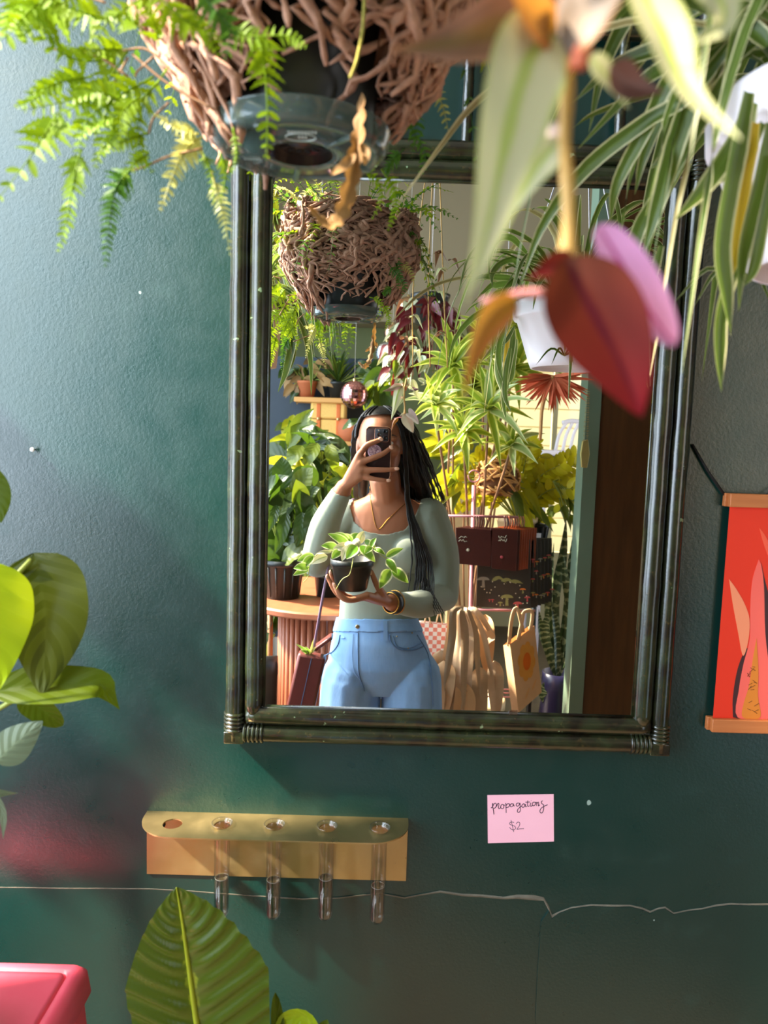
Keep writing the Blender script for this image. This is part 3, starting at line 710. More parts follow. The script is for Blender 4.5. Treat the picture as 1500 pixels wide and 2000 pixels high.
fr = [  # (pixel path, depth, pinna px, pairs, material, lobes)
    ([(150, -8), (90, 22), (46, 46), (-14, 88)], (.60, .56), 88, 7, L_FERN, 6),
    ([(251, 97), (205, 96), (150, 98)], (.62, .58), 40, 9, L_FERN, 4),
    ([(250, 98), (180, 120), (110, 96), (60, 20)], (.62, .56), 60, 8, L_FERN, 5),
    ([(108, 225), (95, 250), (60, 305), (-8, 396)], (.58, .55), 66, 8, L_FERN, 6),
    ([(160, 290), (147, 335), (132, 420), (113, 494)], .58, 40, 13, L_FERN, 4),
    ([(262, 328), (230, 360), (214, 430), (206, 524)], (.6, .59), 37, 16, L_FERN_DARK, 4),
    ([(300, 150), (230, 190), (170, 235), (150, 300)], (.60, .55), 52, 9, L_FERN, 5),
    ([(310, 160), (250, 220), (205, 270), (185, 330)], (.61, .57), 44, 9, L_FERN, 5),
    ([(250, 100), (190, 180), (120, 200), (40, 215)], (.60, .56), 50, 9, L_FERN, 5),
    ([(290, 260), (240, 275), (200, 300)], (.60, .57), 34, 8, L_FERN, 4),
    ([(330, 130), (280, 205), (270, 280), (300, 340)], (.62, .58), 36, 9, L_FERN, 4),
    ([(310, 90), (300, 40), (260, -10)], (.60, .57), 40, 8, L_FERN, 4),
    ([(215, 40), (150, 20), (60, -20)], (.60, .56), 56, 8, L_FERN, 5),
    ([(350, 20), (300, -10), (215, 40), (170, 110)], (.58, .55), 44, 9, L_FERN, 5),
    ([(240, 200), (190, 180), (125, 200)], (.585, .555), 40, 8, L_FERN, 4),
    ([(250, 230), (200, 240), (150, 270)], (.585, .555), 44, 8, L_FERN, 4),
    ([(250, 250), (220, 270), (190, 310)], (.585, .555), 36, 8, L_FERN, 4),
    ([(200, 170), (170, 190), (100, 240)], (.585, .555), 40, 8, L_FERN, 4),
    ([(270, 190), (240, 220), (235, 275)], (.585, .555), 36, 8, L_FERN, 4),
    ([(180, 150), (120, 160), (60, 180)], (.585, .555), 44, 8, L_FERN, 4),
    ([(110, 150), (70, 190), (30, 210)], (.585, .555), 34, 8, L_FERN, 4),
    ([(280, 60), (240, 30), (190, 40)], (.585, .555), 40, 8, L_FERN, 4),
    ([(120, -10), (70, 10), (20, 60)], (.585, .555), 60, 8, L_FERN, 4),
    ([(60, -20), (30, 20), (10, 70)], (.585, .555), 50, 8, L_FERN, 4),
    ([(290, 300), (262, 318), (240, 350)], (.585, .555), 26, 8, L_FERN, 4),

    ([(394, 268), (370, 285), (340, 335), (313, 414)], (.60, .57), 40, 13, L_FERN_PALE, 4),
    ([(388, 262), (350, 250), (300, 224)], (.60, .57), 28, 9, L_FERN_PALE, 3),
    ([(396, 300), (410, 330), (418, 400)], (.60, .58), 20, 8, L_FERN, 3),
    ([(412, 335), (428, 390), (440, 440), (450, 502)], .60, 26, 10, L_FERN_PALE, 3),
    ([(430, 300), (440, 340), (430, 398)], .58, 20, 7, L_FERN, 3),
    ([(500, 60), (514, 110), (522, 210), (520, 314)], (.53, .555), 52, 10, L_FERN, 4),
    ([(300, -20), (360, 40), (400, 60), (430, 110)], (.52, .53), 50, 9, L_FERN, 5),
    ([(380, -30), (420, 20), (450, 60), (440, 120)], (.52, .53), 46, 9, L_FERN_DARK, 5),
    ([(440, 50), (490, 70), (560, 70), (600, 92)], (.53, .52), 34, 9, L_FERN, 4),
    ([(800, 120), (830, 150), (862, 200), (878, 268)], (.72, .74), 28, 10, L_FERN_PALE, 3),
    ([(770, 140), (800, 180), (815, 240), (806, 300)], (.74, .76), 34, 9, L_FERN_DARK, 4),
    ([(770, 200), (800, 250), (830, 300), (818, 352)], (.76, .78), 26, 9, L_FERN_DARK, 4),
    ([(745, 330), (770, 372), (772, 410), (757, 452)], (.74, .75), 22, 10, L_FERN, 3),
    ([(700, 330), (735, 350), (745, 390), (725, 430)], (.76, .78), 20, 8, L_FERN, 3),
    ([(790, 290), (760, 320), (752, 345)], (.76, .78), 24, 7, L_FERN_DARK, 3),
    ([(455, 250), (462, 300), (452, 340)], .57, 14, 7, L_FERN, 3),
]
for k, (pts, d, L, pr_, m_, lb) in enumerate(fr):
    d0 = d if isinstance(d, (int, float)) else sum(d) / 2
    frond(pxpath(pts, d), pxm(L, d0), pr_, m_, fern, up=CAMDIR + V((rnd.uniform(-.4, .4), 0, rnd.uniform(-.1, .5))), lob=lb, seed=k, shape='tri')
# fronds standing and arching on the far sides and above, seen in the mirror
for k in range(46):
    a = r_.uniform(-.5, pi + .5) if k < 34 else r_.uniform(pi, 2 * pi); el = r_.uniform(.15, 1.25)
    rr_ = r_.uniform(.04, .11); p = fc + V((rr_ * cos(a), rr_ * sin(a), .19)); l = r_.uniform(.10, .20)
    if k % 3 == 0:                                      # creeping ones hanging at the mirror side
        p = fc + V((.12 * cos(a), .12 * sin(a), r_.uniform(.10, .16))); q = p + V((cos(a), sin(a), .5)) * .03; e = q + V((cos(a) * .04, sin(a) * .05, -r_.uniform(.06, .15)))
        if a > pi: continue
    else:
        q = p + V((cos(a) * cos(el), sin(a) * cos(el), sin(el))) * l * .6; e = q + V((cos(a) * .8, sin(a) * .8, r_.uniform(-.8, .5))) * l * .5
    frond([p, q, e], r_.uniform(.020, .034), 9, r_.choice([L_FERN, L_FERN_DARK, L_FERN_DARK, L_FERN_PALE]) if k % 3 else r_.choice([L_FERN_DARK, L_FERN]), fern, up=V((cos(a) * .3, sin(a) * .4, .9)), lob=3, seed=100 + k)
# bare petioles, curled dead frond, moss string
for k, (pts, d) in enumerate((([(345, 150), (290, 98), (240, 98)], .6), ([(420, 215), (330, 165), (258, 106)], .6), ([(250, 112), (215, 175), (198, 206)], .6), ([(395, 290), (330, 305), (284, 325), (258, 333)], .585), ([(300, 110), (268, 140), (264, 150)], .6), ([(330, 200), (300, 230), (290, 262)], .6), ([(250, 150), (190, 110), (106, 96)], .6), ([(205, 5), (160, -10)], .6))):
    MB().tube(smooth_path(pxpath(pts, d), 10), .0009, 6).build('petiole', M_STEM_B, fern)
mb = MB(); mb.leaf(pxpath([(707, 180), (700, 260), (690, 340), (668, 415), (640, 438), (603, 404)], (.56, .545)), pxm(17, .55), CAMDIR, 'obl', nv=44, nu=4, fold=.6, wave=.8, lobes=11); mb.build('dead_frond', M_DRY, fern)
mb = MB(); mb.leaf(pxpath([(694, 300), (676, 320), (645, 342)], .545), pxm(9, .55), CAMDIR, 'obl', nv=10, nu=2, fold=.4, wave=.4); mb.leaf(pxpath([(705, 280), (715, 300), (712, 322)], .545), pxm(8, .55), CAMDIR, 'obl', nv=10, nu=2, fold=.4, wave=.4); mb.build('dead_frond', M_DRY, fern)
MB().tube(smooth_path(pxpath([(712, -6), (708, 60), (696, 120), (684, 152)], .54), 14), .0012, 6).build('moss_string', plain('mossy_string', srgb(150, 140, 60), .9, var=.5, scale=200, bump=.5), fern)
for k in range(3):
    a = 2 * pi * k / 3 + .4; p = fc + V((.08 * cos(a), .08 * sin(a), .175))
    MB().tube([p, fc + V((0, 0, .80))], .0009, 6).build('hanger_wire', plain('pale_wire', srgb(210, 205, 190), .4), fern)
MB().tube(smooth_path([fc + V((0, 0, .80)), fc + V((0, 0, 1.0)), V((fc.x, fc.y, ZC))], 8), .0012, 6).build('hanger_wire', M_POTK, fern)

# ---------------------------------------------------------------- white pot with spider plant
wp_rim_l = at(1414, 190, .63)
PC = V((.392, -.47, 0)); zb_ = mir(1090, 720, 1.57).z; zr_ = mir(1020, 590, 1.57).z
sp = thing('hanging_spider_plant', 'variegated spider plant in a white plastic pot hanging at the edge of the view', 'plant', (PC.x, PC.y, zb_))
h_ = zr_ - zb_; rt_ = PC.x - wp_rim_l.x + .004
WP = MB().lathe([(.0005, .006), (rt_ * .60, .006), (rt_ * .62, 0), (rt_ * .66, 0), (rt_ * .70, .012), (rt_ * .92, h_ - .036), (rt_ * .97, h_ - .034), (rt_ * .985, h_ - .03), (rt_ * 1.0, h_ - .004), (rt_ * .985, h_), (rt_ * .95, h_ - .002), (rt_ * .93, h_ - .03), (.001, h_ - .03)], 56, (PC.x, PC.y, zb_)).build('pot', M_POTW, sp)
pk = at(1447, 150, .62)
for a_ in (pi * 1.02, pi * .33, -pi * .33):
    p = V((PC.x + rt_ * cos(a_), PC.y + rt_ * sin(a_), zr_ - .012)); top = V((PC.x, PC.y, zr_ + .42))
    pts = [p, p + V((cos(a_) * .004, sin(a_) * .004, .02)), p.lerp(top, .3), top]
    MB().tube(smooth_path(pts, 12), .0017, 8).build('hanger_arm', M_POTW, sp)
    MB().ell(p + V((cos(a_) * .002, sin(a_) * .002, .0)), (.0045, .0045, .006), 10, 8).build('hanger_clip', M_POTW, sp)
MB().tube([V((PC.x, PC.y, zr_ + .42)), V((PC.x, PC.y, ZC))], .0017, 8).build('hanger_arm', M_POTW, sp)
def strap(pts, w, mat, parent=sp, up=CAMDIR, fold=.35, nv=22, name='leaf', wave=.06):
    return MB().leaf(pts, w, up, 'strap', nv=nv, nu=6, fold=fold, wave=wave).build(name, mat, parent)
SPX = [
    ([(1452, 60), (1390, 110), (1330, 250), (1285, 400), (1254, 506)], (.60, .66), 15, L_SPIDER),
    ([(1430, 60), (1320, 140), (1262, 250), (1205, 360), (1192, 436)], (.60, .70), 11, L_SPIDER),
    ([(1440, 70), (1340, 190), (1255, 243), (1144, 330), (1060, 440), (1012, 566)], (.60, .72), 11, L_SPIDER),
    ([(1440, 60), (1250, 40), (1050, 110), (929, 203), (860, 288), (776, 400)], (.60, .72), 6, L_SPIDER_DRY),
    ([(1470, 200), (1439, 270), (1380, 360), (1318, 430)], (.58, .56), 14, L_SPIDER),
    ([(1490, 240), (1446, 318), (1385, 362), (1364, 408)], (.58, .57), 9, L_SPIDER),
    ([(1460, 180), (1430, 330), (1406, 480), (1416, 580), (1427, 655)], (.56, .58), 18, L_SPIDER),
    ([(1450, 470), (1410, 600), (1404, 690), (1409, 766)], (.585, .59), 11, L_SPIDER),
    ([(1475, 240), (1455, 333), (1437, 480), (1420, 560)], (.57, .58), 12, L_SPIDER_Y),
    ([(1500, 240), (1482, 350), (1447, 500), (1443, 608)], (.57, .58), 15, L_SPIDER),
    ([(1515, 300), (1490, 420), (1470, 520), (1452, 560)], (.57, .58), 12, L_SPIDER),
    ([(1470, 40), (1380, 80), (1300, 130), (1238, 176), (1130, 290)], (.60, .7), 12, L_SPIDER),
    ([(1480, 30), (1400, 50), (1300, 90), (1200, 130), (1120, 200)], (.60, .7), 12, L_SPIDER),
    ([(1460, 10), (1390, -5), (1290, 60), (1225, 150), (1200, 240)], (.62, .72), 12, L_SPIDER),
    ([(1500, 60), (1420, 120), (1360, 180), (1300, 300), (1270, 330)], (.60, .7), 12, L_SPIDER),
    ([(1470, 90), (1400, 95), (1310, 190), (1260, 300), (1240, 380)], (.62, .72), 10, L_SPIDER),
    ([(1440, 120), (1390, 200), (1350, 270), (1302, 380)], (.60, .66), 11, L_SPIDER),
    ([(1430, -10), (1330, -30), (1240, 20), (1180, 130), (1150, 260)], (.66, .76), 11, L_SPIDER),
    ([(1500, 90), (1470, 60), (1420, 30), (1360, 80)], (.58, .6), 13, L_SPIDER),
    ([(1510, 40), (1450, 20), (1390, 60), (1335, 150)], (.58, .6), 13, L_SPIDER),
    ([(1500, -10), (1440, 60), (1420, 150), (1405, 250)], (.58, .6), 12, L_SPIDER),
    ([(1280, 380), (1240, 470), (1230, 560), (1238, 640)], (.7, .72), 10, L_SPIDER),
    ([(1290, 480), (1262, 590), (1250, 690), (1268, 760)], (.7, .72), 9, L_SPIDER),
]
for k, (pts, d, w, m_) in enumerate(SPX):
    strap(pxpath(pts, d), pxm(w * 1.3, sum(d) / 2), m_, up=CAMDIR + V((rnd.uniform(-.5, .5), 0, rnd.uniform(0, .5))))
r_ = random.Random(5)
for k in range(95):                                    # the rest of the rosette, mostly towards the mirror
    a = r_.uniform(.0, 2 * pi); tow = sin(a) > -.35
    if not tow and r_.random() < .6: continue
    q = r_.uniform(.01, .06); p = V((PC.x + q * cos(a), PC.y + q * sin(a), zr_ - .03)); l = r_.uniform(.12, .26); hgt = r_.uniform(.06, .20); fall = r_.uniform(-.02, .30)
    d = V((cos(a), sin(a), 0))
    strap([p, p + d * l * .25 + V((0, 0, hgt * .8)), p + d * l * .7 + V((0, 0, hgt)), p + d * l + V((0, 0, hgt - fall * .4)), p + d * l * 1.12 + V((0, 0, hgt - fall))], r_.uniform(.005, .0095), L_SPIDER if r_.random() < .9 else L_SPIDER_DRY, up=V((-cos(a) * .2, -sin(a) * .2, 1)), nv=16)
for k in range(9):                                     # runner with a pup hanging in front of the pot, seen in the mirror
    a = 2 * pi * k / 9; p = V((PC.x - .045, PC.y + rt_ * .95, zr_ - .12))
    strap([p, p + V((cos(a) * .03, abs(sin(a)) * .02, .012)), p + V((cos(a) * .06, abs(sin(a)) * .03, -.02))], .0022, L_SPIDER, nv=8)
MB().tube(smooth_path([V((PC.x - .05, PC.y + .05, zr_)), V((PC.x - .06, PC.y + rt_ * 1.05, zr_ + .02)), V((PC.x - .045, PC.y + rt_ * .96, zr_ - .12))], 12), .001, 6).build('runner', M_STEM_G, sp)

# ---------------------------------------------------------------- inch plant trailing right in front of the lens
TD = .25
tz = at(1110, 60, TD)
tp = thing('trailing_inch_plant', 'out-of-focus inch plant stem with striped, rust-red and pink leaves hanging close to the lens', 'plant', tz)
MB().tube(smooth_path(pxpath([(1150, -60), (1128, 40), (1113, 85), (1110, 160), (1103, 267), (1108, 347), (1111, 427), (1109, 520)], TD), 24), [pxm(w, TD) for w in [13] * 5 + [14, 16, 15, 12, 11, 12, 13, 13, 12, 11, 12, 13, 15, 14, 13, 13, 14, 16, 20, 20]], 10).build('stem', M_STEM_T, tp)
MB().tube(smooth_path(pxpath([(1140, 60), (1138, 90), (1128, 132)], TD - .004), 8), pxm(17, TD), 10).build('node', plain('coral_node', srgb(226, 120, 86), .45), tp)
MB().tube(smooth_path(pxpath([(1062, 572), (1010, 574), (940, 588)], TD - .002), 8), [pxm(w, TD) for w in (9, 9, 8, 8, 7, 6, 6, 5, 4)], 8).build('petiole', M_STEM_P, tp)
def tleaf(pts, d, w, m_, fold=.3, prof='lance', up=CAMDIR, cup=.0, wave=.03, asym=0.0):
    return MB().leaf(pxpath(pts, d), pxm(w, TD), up, prof, nv=24, nu=8, fold=fold, cup=cup, wave=wave, asym=asym).build('leaf', m_, tp)
tleaf([(1085, 70), (1030, 120), (990, 262), (952, 440), (905, 604)], (TD, TD - .02), 84, L_TR_PALE, .30, up=V((.35, -1, 0)))
tleaf([(1070, 60), (980, 52), (880, 82), (757, 100)], (TD, TD - .015), 62, L_TR_MAUVE, .25, up=V((0, -1, -.5)))
tleaf([(1240, -50), (1290, 60), (1340, 175), (1446, 272)], (TD, TD - .02), 56, L_TR_PALE, .3, up=V((.2, -1, .2)))
tleaf([(1330, -60), (1400, -10), (1410, 50), (1340, 90)], (TD, TD + .01), 40, L_TR_PALE, .3)
tleaf([(1080, 70), (1040, 30), (990, -30)], (TD, TD - .02), 44, L_TR_OCHRE, .3)
tleaf([(1090, 66), (1130, 40), (1170, 10), (1250, -60)], (TD, TD - .02), 66, leafmat('inchplant_silver', srgb(140, 126, 114), margin=srgb(150, 110, 80), trans=.25, var=.06), .2)
tleaf([(1150, 110), (1185, 150), (1228, 212)], (TD + .01, TD + .02), 24, L_TR_PALE, .3)
tleaf([(1190, 130), (1235, 168), (1300, 180)], (TD + .01, TD + .02), 36, leafmat('inchplant_dusk', srgb(96, 62, 66), trans=.25, var=.1), .3)
tleaf([(1092, 272), (1060, 310), (1030, 360), (985, 440)], (TD, TD + .01), 34, L_TR_PALE, .3)
tleaf([(1100, 275), (1070, 262), (1040, 268), (1035, 330)], (TD, TD + .01), 22, leafmat('inchplant_blush', srgb(220, 190, 180), trans=.3), .3)
tleaf([(1008, 584), (955, 620), (922, 690), (903, 786)], (TD - .002, TD - .006), 34, L_TR_OCHRE, .6, up=V((.6, -1, 0)))
tleaf([(1104, 505), (1150, 596), (1207, 705), (1254, 815)], (TD - .004, TD - .010), 86, L_TR_RED, .34, prof='ovate', up=V((-.15, -1, 0)))
tleaf([(1120, 520), (1080, 520), (1030, 545)], (TD - .004, TD - .002), 30, L_TR_RED, .3)
tleaf([(1168, 440), (1215, 520), (1262, 600), (1318, 676)], (TD + .004, TD - .002), 48, L_TR_PINK, .35, prof='obl', up=V((.3, -1, -.3)))
tleaf([(1120, 515), (1170, 555), (1240, 600), (1316, 672)], (TD + .002, TD), 34, L_TR_PINK, .4, prof='obl', up=V((.5, -1, .3)))
tleaf([(1224, 775), (1240, 798), (1256, 812)], (TD - .008, TD - .010), 10, leafmat('inchplant_tip', srgb(220, 196, 180), trans=.3), .2)
# its upper growth, seen from behind in the mirror, hangs from a pot near the ceiling
for k in range(26):
    a = r_.uniform(0, 2 * pi); q = tz + V((r_.uniform(-.02, .12), r_.uniform(-.02, .03), r_.uniform(.06, .40)))
    MB().leaf([q, q + V((cos(a), sin(a), .3)) * .02, q + V((cos(a), sin(a), -.6)) * .045], .010, (cos(a), sin(a), 1), 'lance', nv=10, nu=4).build('leaf', r_.choice([L_TR_PALE, L_TR_MAUVE, L_TR_PALE]), tp)
for k in range(3):
    x = .02 + k * .045
    MB().tube(smooth_path([V((tz.x + x, tz.y, tz.z + .05)), V((tz.x + x * .8, tz.y, tz.z + .3)), V((tz.x + .06, tz.y - .05, tz.z + .75))], 12), .0016, 7).build('stem', M_STEM_T, tp)
pc_ = V((tz.x + .06, tz.y - .05, tz.z + .68))
MB().lathe([(.001, 0), (.05, 0), (.062, .10), (.066, .10), (.066, .115), (.058, .115), (.056, .09), (.001, .09)], 32, pc_).build('pot', M_POTK, tp)
MB().tube([pc_ + V((0, 0, .09)), V((pc_.x, pc_.y, ZC))], .0012, 6).build('hanger_wire', M_POTK, tp)

# ---------------------------------------------------------------- heart-leaf philodendron at the side
PHD = .74
ph = thing('philodendron', 'heart-leaf philodendron in a grey pot on the red stool, its big leaves reaching into view', 'plant', V((cx - .02, cy - .02, zt + .001)))
MB().lathe([(.001, 0), (.07, 0), (.075, .006), (.092, .15), (.096, .152), (.096, .165), (.088, .165), (.085, .14), (.001, .14)], 36, ph.location).build('pot', plain('grey_pot', srgb(120, 120, 124), .6), ph)
pl = lambda pts, d, w, m_, prof='heart', fold=.2, up=CAMDIR, cup=.1, nv=20, asym=0: MB().leaf(pxpath(pts, d), pxm(w, d if isinstance(d, (int, float)) else sum(d) / 2), up, prof, nv=nv, nu=10, fold=fold, cup=cup, wave=.03, asym=asym).build('leaf', m_, ph)
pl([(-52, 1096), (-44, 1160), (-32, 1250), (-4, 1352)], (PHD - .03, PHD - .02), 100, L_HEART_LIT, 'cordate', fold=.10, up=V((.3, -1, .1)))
pl([(66, 1080), (80, 1150), (90, 1230), (80, 1362)], (PHD + .02, PHD), 88, L_HEART_SHADED, 'cordate', fold=.12, up=V((.15, -1, -.1)))
pl([(-20, 1352), (60, 1342), (130, 1340), (192, 1338), (212, 1356), (234, 1386)], (PHD, PHD + .03), 46, L_HEART, prof='lance', fold=.4, up=V((0, -.8, .7)))
pl([(40, 1360), (75, 1380), (122, 1418)], (PHD + .02, PHD + .04), 32, L_HEART, prof='obl', fold=.3)
pl([(-10, 1490), (30, 1452), (84, 1408)], (PHD, PHD + .02), 38, L_HEART_PALE, prof='ovate', fold=-.15, up=V((.2, -1, .2)))
pl([(-50, 1556), (-10, 1550), (37, 1549)], (PHD, PHD + .02), 15, L_HEART_PALE, prof='lance')
pl([(-40, 915), (-16, 950), (2, 1022)], (PHD, PHD + .02), 38, L_HEART, fold=.2)
pl([(-20, 1540), (5, 1590), (6, 1640)], (PHD, PHD + .02), 12, L_HEART_PALE, prof='lance')
# stems and the leaves beyond the frame that shade the wall
base_ = V(ph.location) + V((0, 0, .14))
for k, (px, py) in enumerate(((-62, 1108), (60, 1094), (-20, 1352), (40, 1360), (-10, 1490), (-50, 1556), (-40, 915), (-20, 1540))):
    e = at(px, py, PHD + .01); MB().tube(smooth_path([base_ + V((rnd.uniform(-.02, .02), rnd.uniform(-.02, .02), 0)), base_.lerp(e, .5) + V((-.05, 0, .06)), e], 12), .0028, 7).build('stem', M_STEM_G, ph)
r_ = random.Random(21)
# tall plant by the shop window whose broad leaves throw their shade on the wall
tl_ = thing('tall_rubber_plant', 'tall broad-leaved rubber plant by the shop window, shading the teal wall', 'plant', (-1.02, -.22, 0))
MB().lathe([(.001, 0), (.10, 0), (.13, .26), (.136, .26), (.136, .28), (.122, .28), (.118, .24), (.001, .24)], 36, tl_.location).build('pot', M_POTK, tl_)
MB().tube(smooth_path([V((-1.02, -.22, .22)), V((-1.0, -.2, .9)), V((-1.03, -.2, 1.5)), V((-.98, -.2, 2.05))], 24), .011, 8).build('stem', M_STEM_B, tl_)
TG = [(-1.16, 1.90, .085), (-1.07, 1.895, .085), (-.99, 1.865, .085), (-.91, 1.835, .085), (-.85, 1.775, .08), (-.79, 1.72, .075), (-1.12, 1.78, .09), (-1.02, 1.76, .09), (-.93, 1.72, .09), (-.85, 1.66, .08), (-1.08, 1.64, .09), (-.97, 1.60, .09), (-.88, 1.55, .07), (-.79, 1.62, .06), (-1.13, 1.50, .09), (-1.02, 1.48, .09), (-.92, 1.44, .08), (-1.1, 1.36, .09), (-1.0, 1.34, .08)]
for k, (x, z, s) in enumerate(TG):
    y = -.13 + r_.uniform(-.03, .03); a = r_.uniform(-.6, .6); d = V((cos(a) if x > -1 else -cos(a), 0, sin(a))); c = V((x, y, z))
    MB().leaf([c - d * s, c, c + d * s * .9 + V((0, 0, -.03))], s * .62, (r_.uniform(-.6, -.1), -1, .5), 'ovate', nv=12, nu=6, fold=.15).build('leaf', L_HEART, tl_)
    MB().tube([c - d * s, V((-1.0, -.2, z - .03))], .003, 6).build('petiole', M_STEM_G, tl_)

# ---------------------------------------------------------------- big ribbed leaf at the bottom
BD = .84
bp = at(390, 2250, BD + .05)
bl_ = thing('ribbed_leaf_plant', 'bird-of-paradise plant with one big dark ribbed leaf under the brass rack', 'plant', (bp.x, bp.y, 0))
def biglif():
    tip = (345, 1732); mid = [(432, 2330), (404, 2100), (385, 2000), (368, 1880), (355, 1790), tip]
    n = 150; nu = 28; rows = []; at_ = []
    path = smooth_path(pxpath(mid, (BD + .03, BD)), n); hw0 = pxm(150, BD)
    for i, p in enumerate(path):
        v = i / n; tt = (path[min(i + 1, n)] - path[max(i - 1, 0)]).normalized(); sd = tt.cross(V((.1, -1, .2))).normalized(); nm = sd.cross(tt)
        s = 1 - v
        w = hw0 * max(.003, min(1.0, (s / .42)) ** .80 * (1 - .22 * max(0, (s - .45) / .55)))
        row = []
        for j in range(nu + 1):
            u = -1 + 2 * j / nu
            ph_ = v * 15 - abs(u) * 2.4
            pleat = (.5 - abs((ph_ % 1) - .5)) * .013 * min(1, abs(u) * 4) * min(1, s * 4)
            row.append(p + sd * u * w * (.88 if u < 0 else 1.10) + tt * (abs(u) ** 1.4) * w * -.10 + nm * (.22 * abs(u) * w - .16 * u * u * w + pleat)); at_.append((u, v, .5))
        rows.append(row)
    return MB().grid(rows, False, at_).build('leaf', L_RIB, bl_), path
lf_, path_ = biglif()
MB().tube([p + V((0, -.0012, 0)) for p in path_], [pxm(9, BD) * (1.05 - i / len(path_)) + .0004 for i in range(len(path_))], 8).build('midrib', plain('pale_midrib', srgb(150, 158, 30), .4), bl_)
MB().tube(smooth_path([path_[0], path_[0] + V((.02, .03, -.3)), V((bp.x, bp.y, .22))], 12), .007, 8).build('stalk', M_STEM_G, bl_)
for pts, w, m_ in (([(640, 2060), (610, 2010), (590, 1984), (560, 1990), (540, 2020)], 24, L_HEART_LIT), ([(560, 2090), (545, 2010), (538, 1938)], 16, L_HEART), ([(600, 2080), (622, 2020), (640, 1992)], 16, L_HEART)):
    MB().leaf(pxpath(pts, BD + .04), pxm(w, BD), CAMDIR, 'obl', nv=14, nu=6, fold=.3, wave=.1).build('leaf', m_, bl_)
    e = at(pts[0][0], pts[0][1], BD + .04); MB().tube(smooth_path([e, e + V((.0, 0, -.3)), V((bp.x + .02, bp.y, .22))], 8), .003, 6).build('stalk', M_STEM_G, bl_)
MB().lathe([(.001, 0), (.11, 0), (.14, .24), (.146, .24), (.146, .26), (.132, .26), (.128, .22), (.001, .22)], 36, bl_.location).build('pot', M_POTK, bl_)
# ---------------------------------------------------------------- the woman photographing herself in the mirror
from mathutils.bvhtree import BVHTree
def M3(t): return mir(*t)
def topx(p):
    """pixel at which the mirror shows the world point p, and its path depth"""
    v = V((p.x, -p.y, p.z)) - CAM
    c = V((_h.x, _h.y, _h.z)) * v.x + _n * v.y - _d * v.z
    return 750 + c.x / c.z * FPX, 1000 + c.y / c.z * FPX, v.y
t = NT('brown_skin'); tc = t.coord('Object'); nz = t.noise(tc, 14, 3); t.base(t.mix(nz, srgb(164, 106, 76), srgb(184, 122, 90)), .42, 0, .4); t.b.inputs['Subsurface Weight'].default_value = .08; t.b.inputs['Subsurface Radius'].default_value = (.01, .004, .002); t.bump(t.noise(tc, 300, 2), .06, .0006); M_SKIN = t.m
t = NT('sage_jersey'); tc = t.coord('Object'); nz = t.noise(tc, 5, 3); t.base(t.mix(nz, srgb(142, 150, 134), srgb(154, 162, 146)), .7, 0, .25); t.b.inputs['Sheen Weight'].default_value = .2; t.bump(t.noise(tc, 14, 3), .35, .006); M_SHIRT = t.m
t = NT('light_blue_denim'); tc = t.coord('Object', (1, 1, .35)); nz = t.noise(tc, 60, 4, .7); n2 = t.noise(t.coord('Object'), 7, 3); t.base(t.mix(n2, t.mix(nz, srgb(98, 144, 200), srgb(132, 174, 222)), srgb(154, 190, 228)), .8, 0, .2); t.bump(t.math('ADD', nz, t.math('MULTIPLY', n2, 3.0)), .3, .003); M_DENIM = t.m
M_SEAM = plain('denim_seam', srgb(92, 122, 160), .85)
M_HAIR = plain('black_braids', srgb(20, 16, 16), .42, var=.4, scale=200, bump=.4)
M_NAIL = plain('pale_nail', srgb(226, 176, 150), .2)
M_GOLD = plain('gold', srgb(206, 150, 70), .25, 1.0)

pe = thing('person', 'woman in sage top and light jeans photographing herself, a potted hoya in one hand', 'person', V((.01, -1.34, 0)))
B = MB()
def limb(pts, rad, n=14, flat=1.0, side=None, sub=6):
    pts = smooth_path([M3(p) if isinstance(p, tuple) else V(p) for p in pts], (len(pts) - 1) * sub)
    m = len(rad) - 1; rs = []
    for i in range(len(pts)):
        x = i / (len(pts) - 1) * m; k = min(int(x), m - 1); rs.append(rad[k] + (rad[k + 1] - rad[k]) * (x - k))
    B.tube(pts, rs, n, True, flat, side)
    for p, r in ((pts[0], rs[0]), (pts[-1], rs[-1])): B.ell(p, (r * .99,) * 3, 12, 8)
# torso from elliptical sections: pixel height, centre, half width, half depth, path depth
TOR = [(958, 757, .052, .050, 2.445), (972, 757, .075, .058, 2.455), (985, 757, .125, .066, 2.465), (1000, 757, .158, .076, 2.468), (1030, 754, .158, .092, 2.468), (1075, 750, .150, .104, 2.462), (1120, 744, .138, .098, 2.455), (1170, 738, .124, .090, 2.45), (1205, 737, .126, .092, 2.45), (1245, 740, .150, .108, 2.45), (1290, 744, .172, .116, 2.455), (1318, 744, .168, .100, 2.455), (1342, 744, .115, .080, 2.455)]
rows = []
for py, cx_, hx, hy, R in TOR:
    c = mir(cx_, py, R); rows.append([c + V((hx * cos(a) * (1 - .06 * abs(sin(a))), hy * sin(a), 0)) for a in [2 * pi * k / 36 for k in range(36)]])
B.grid(rows, True, None, True, True)
for px, R in ((712, 2.395), (796, 2.395)): B.ell(mir(px, 1082, R), (.062, .056, .062), 18, 12)
B.ell(mir(740, 1300, 2.56), (.15, .085, .11), 18, 12)
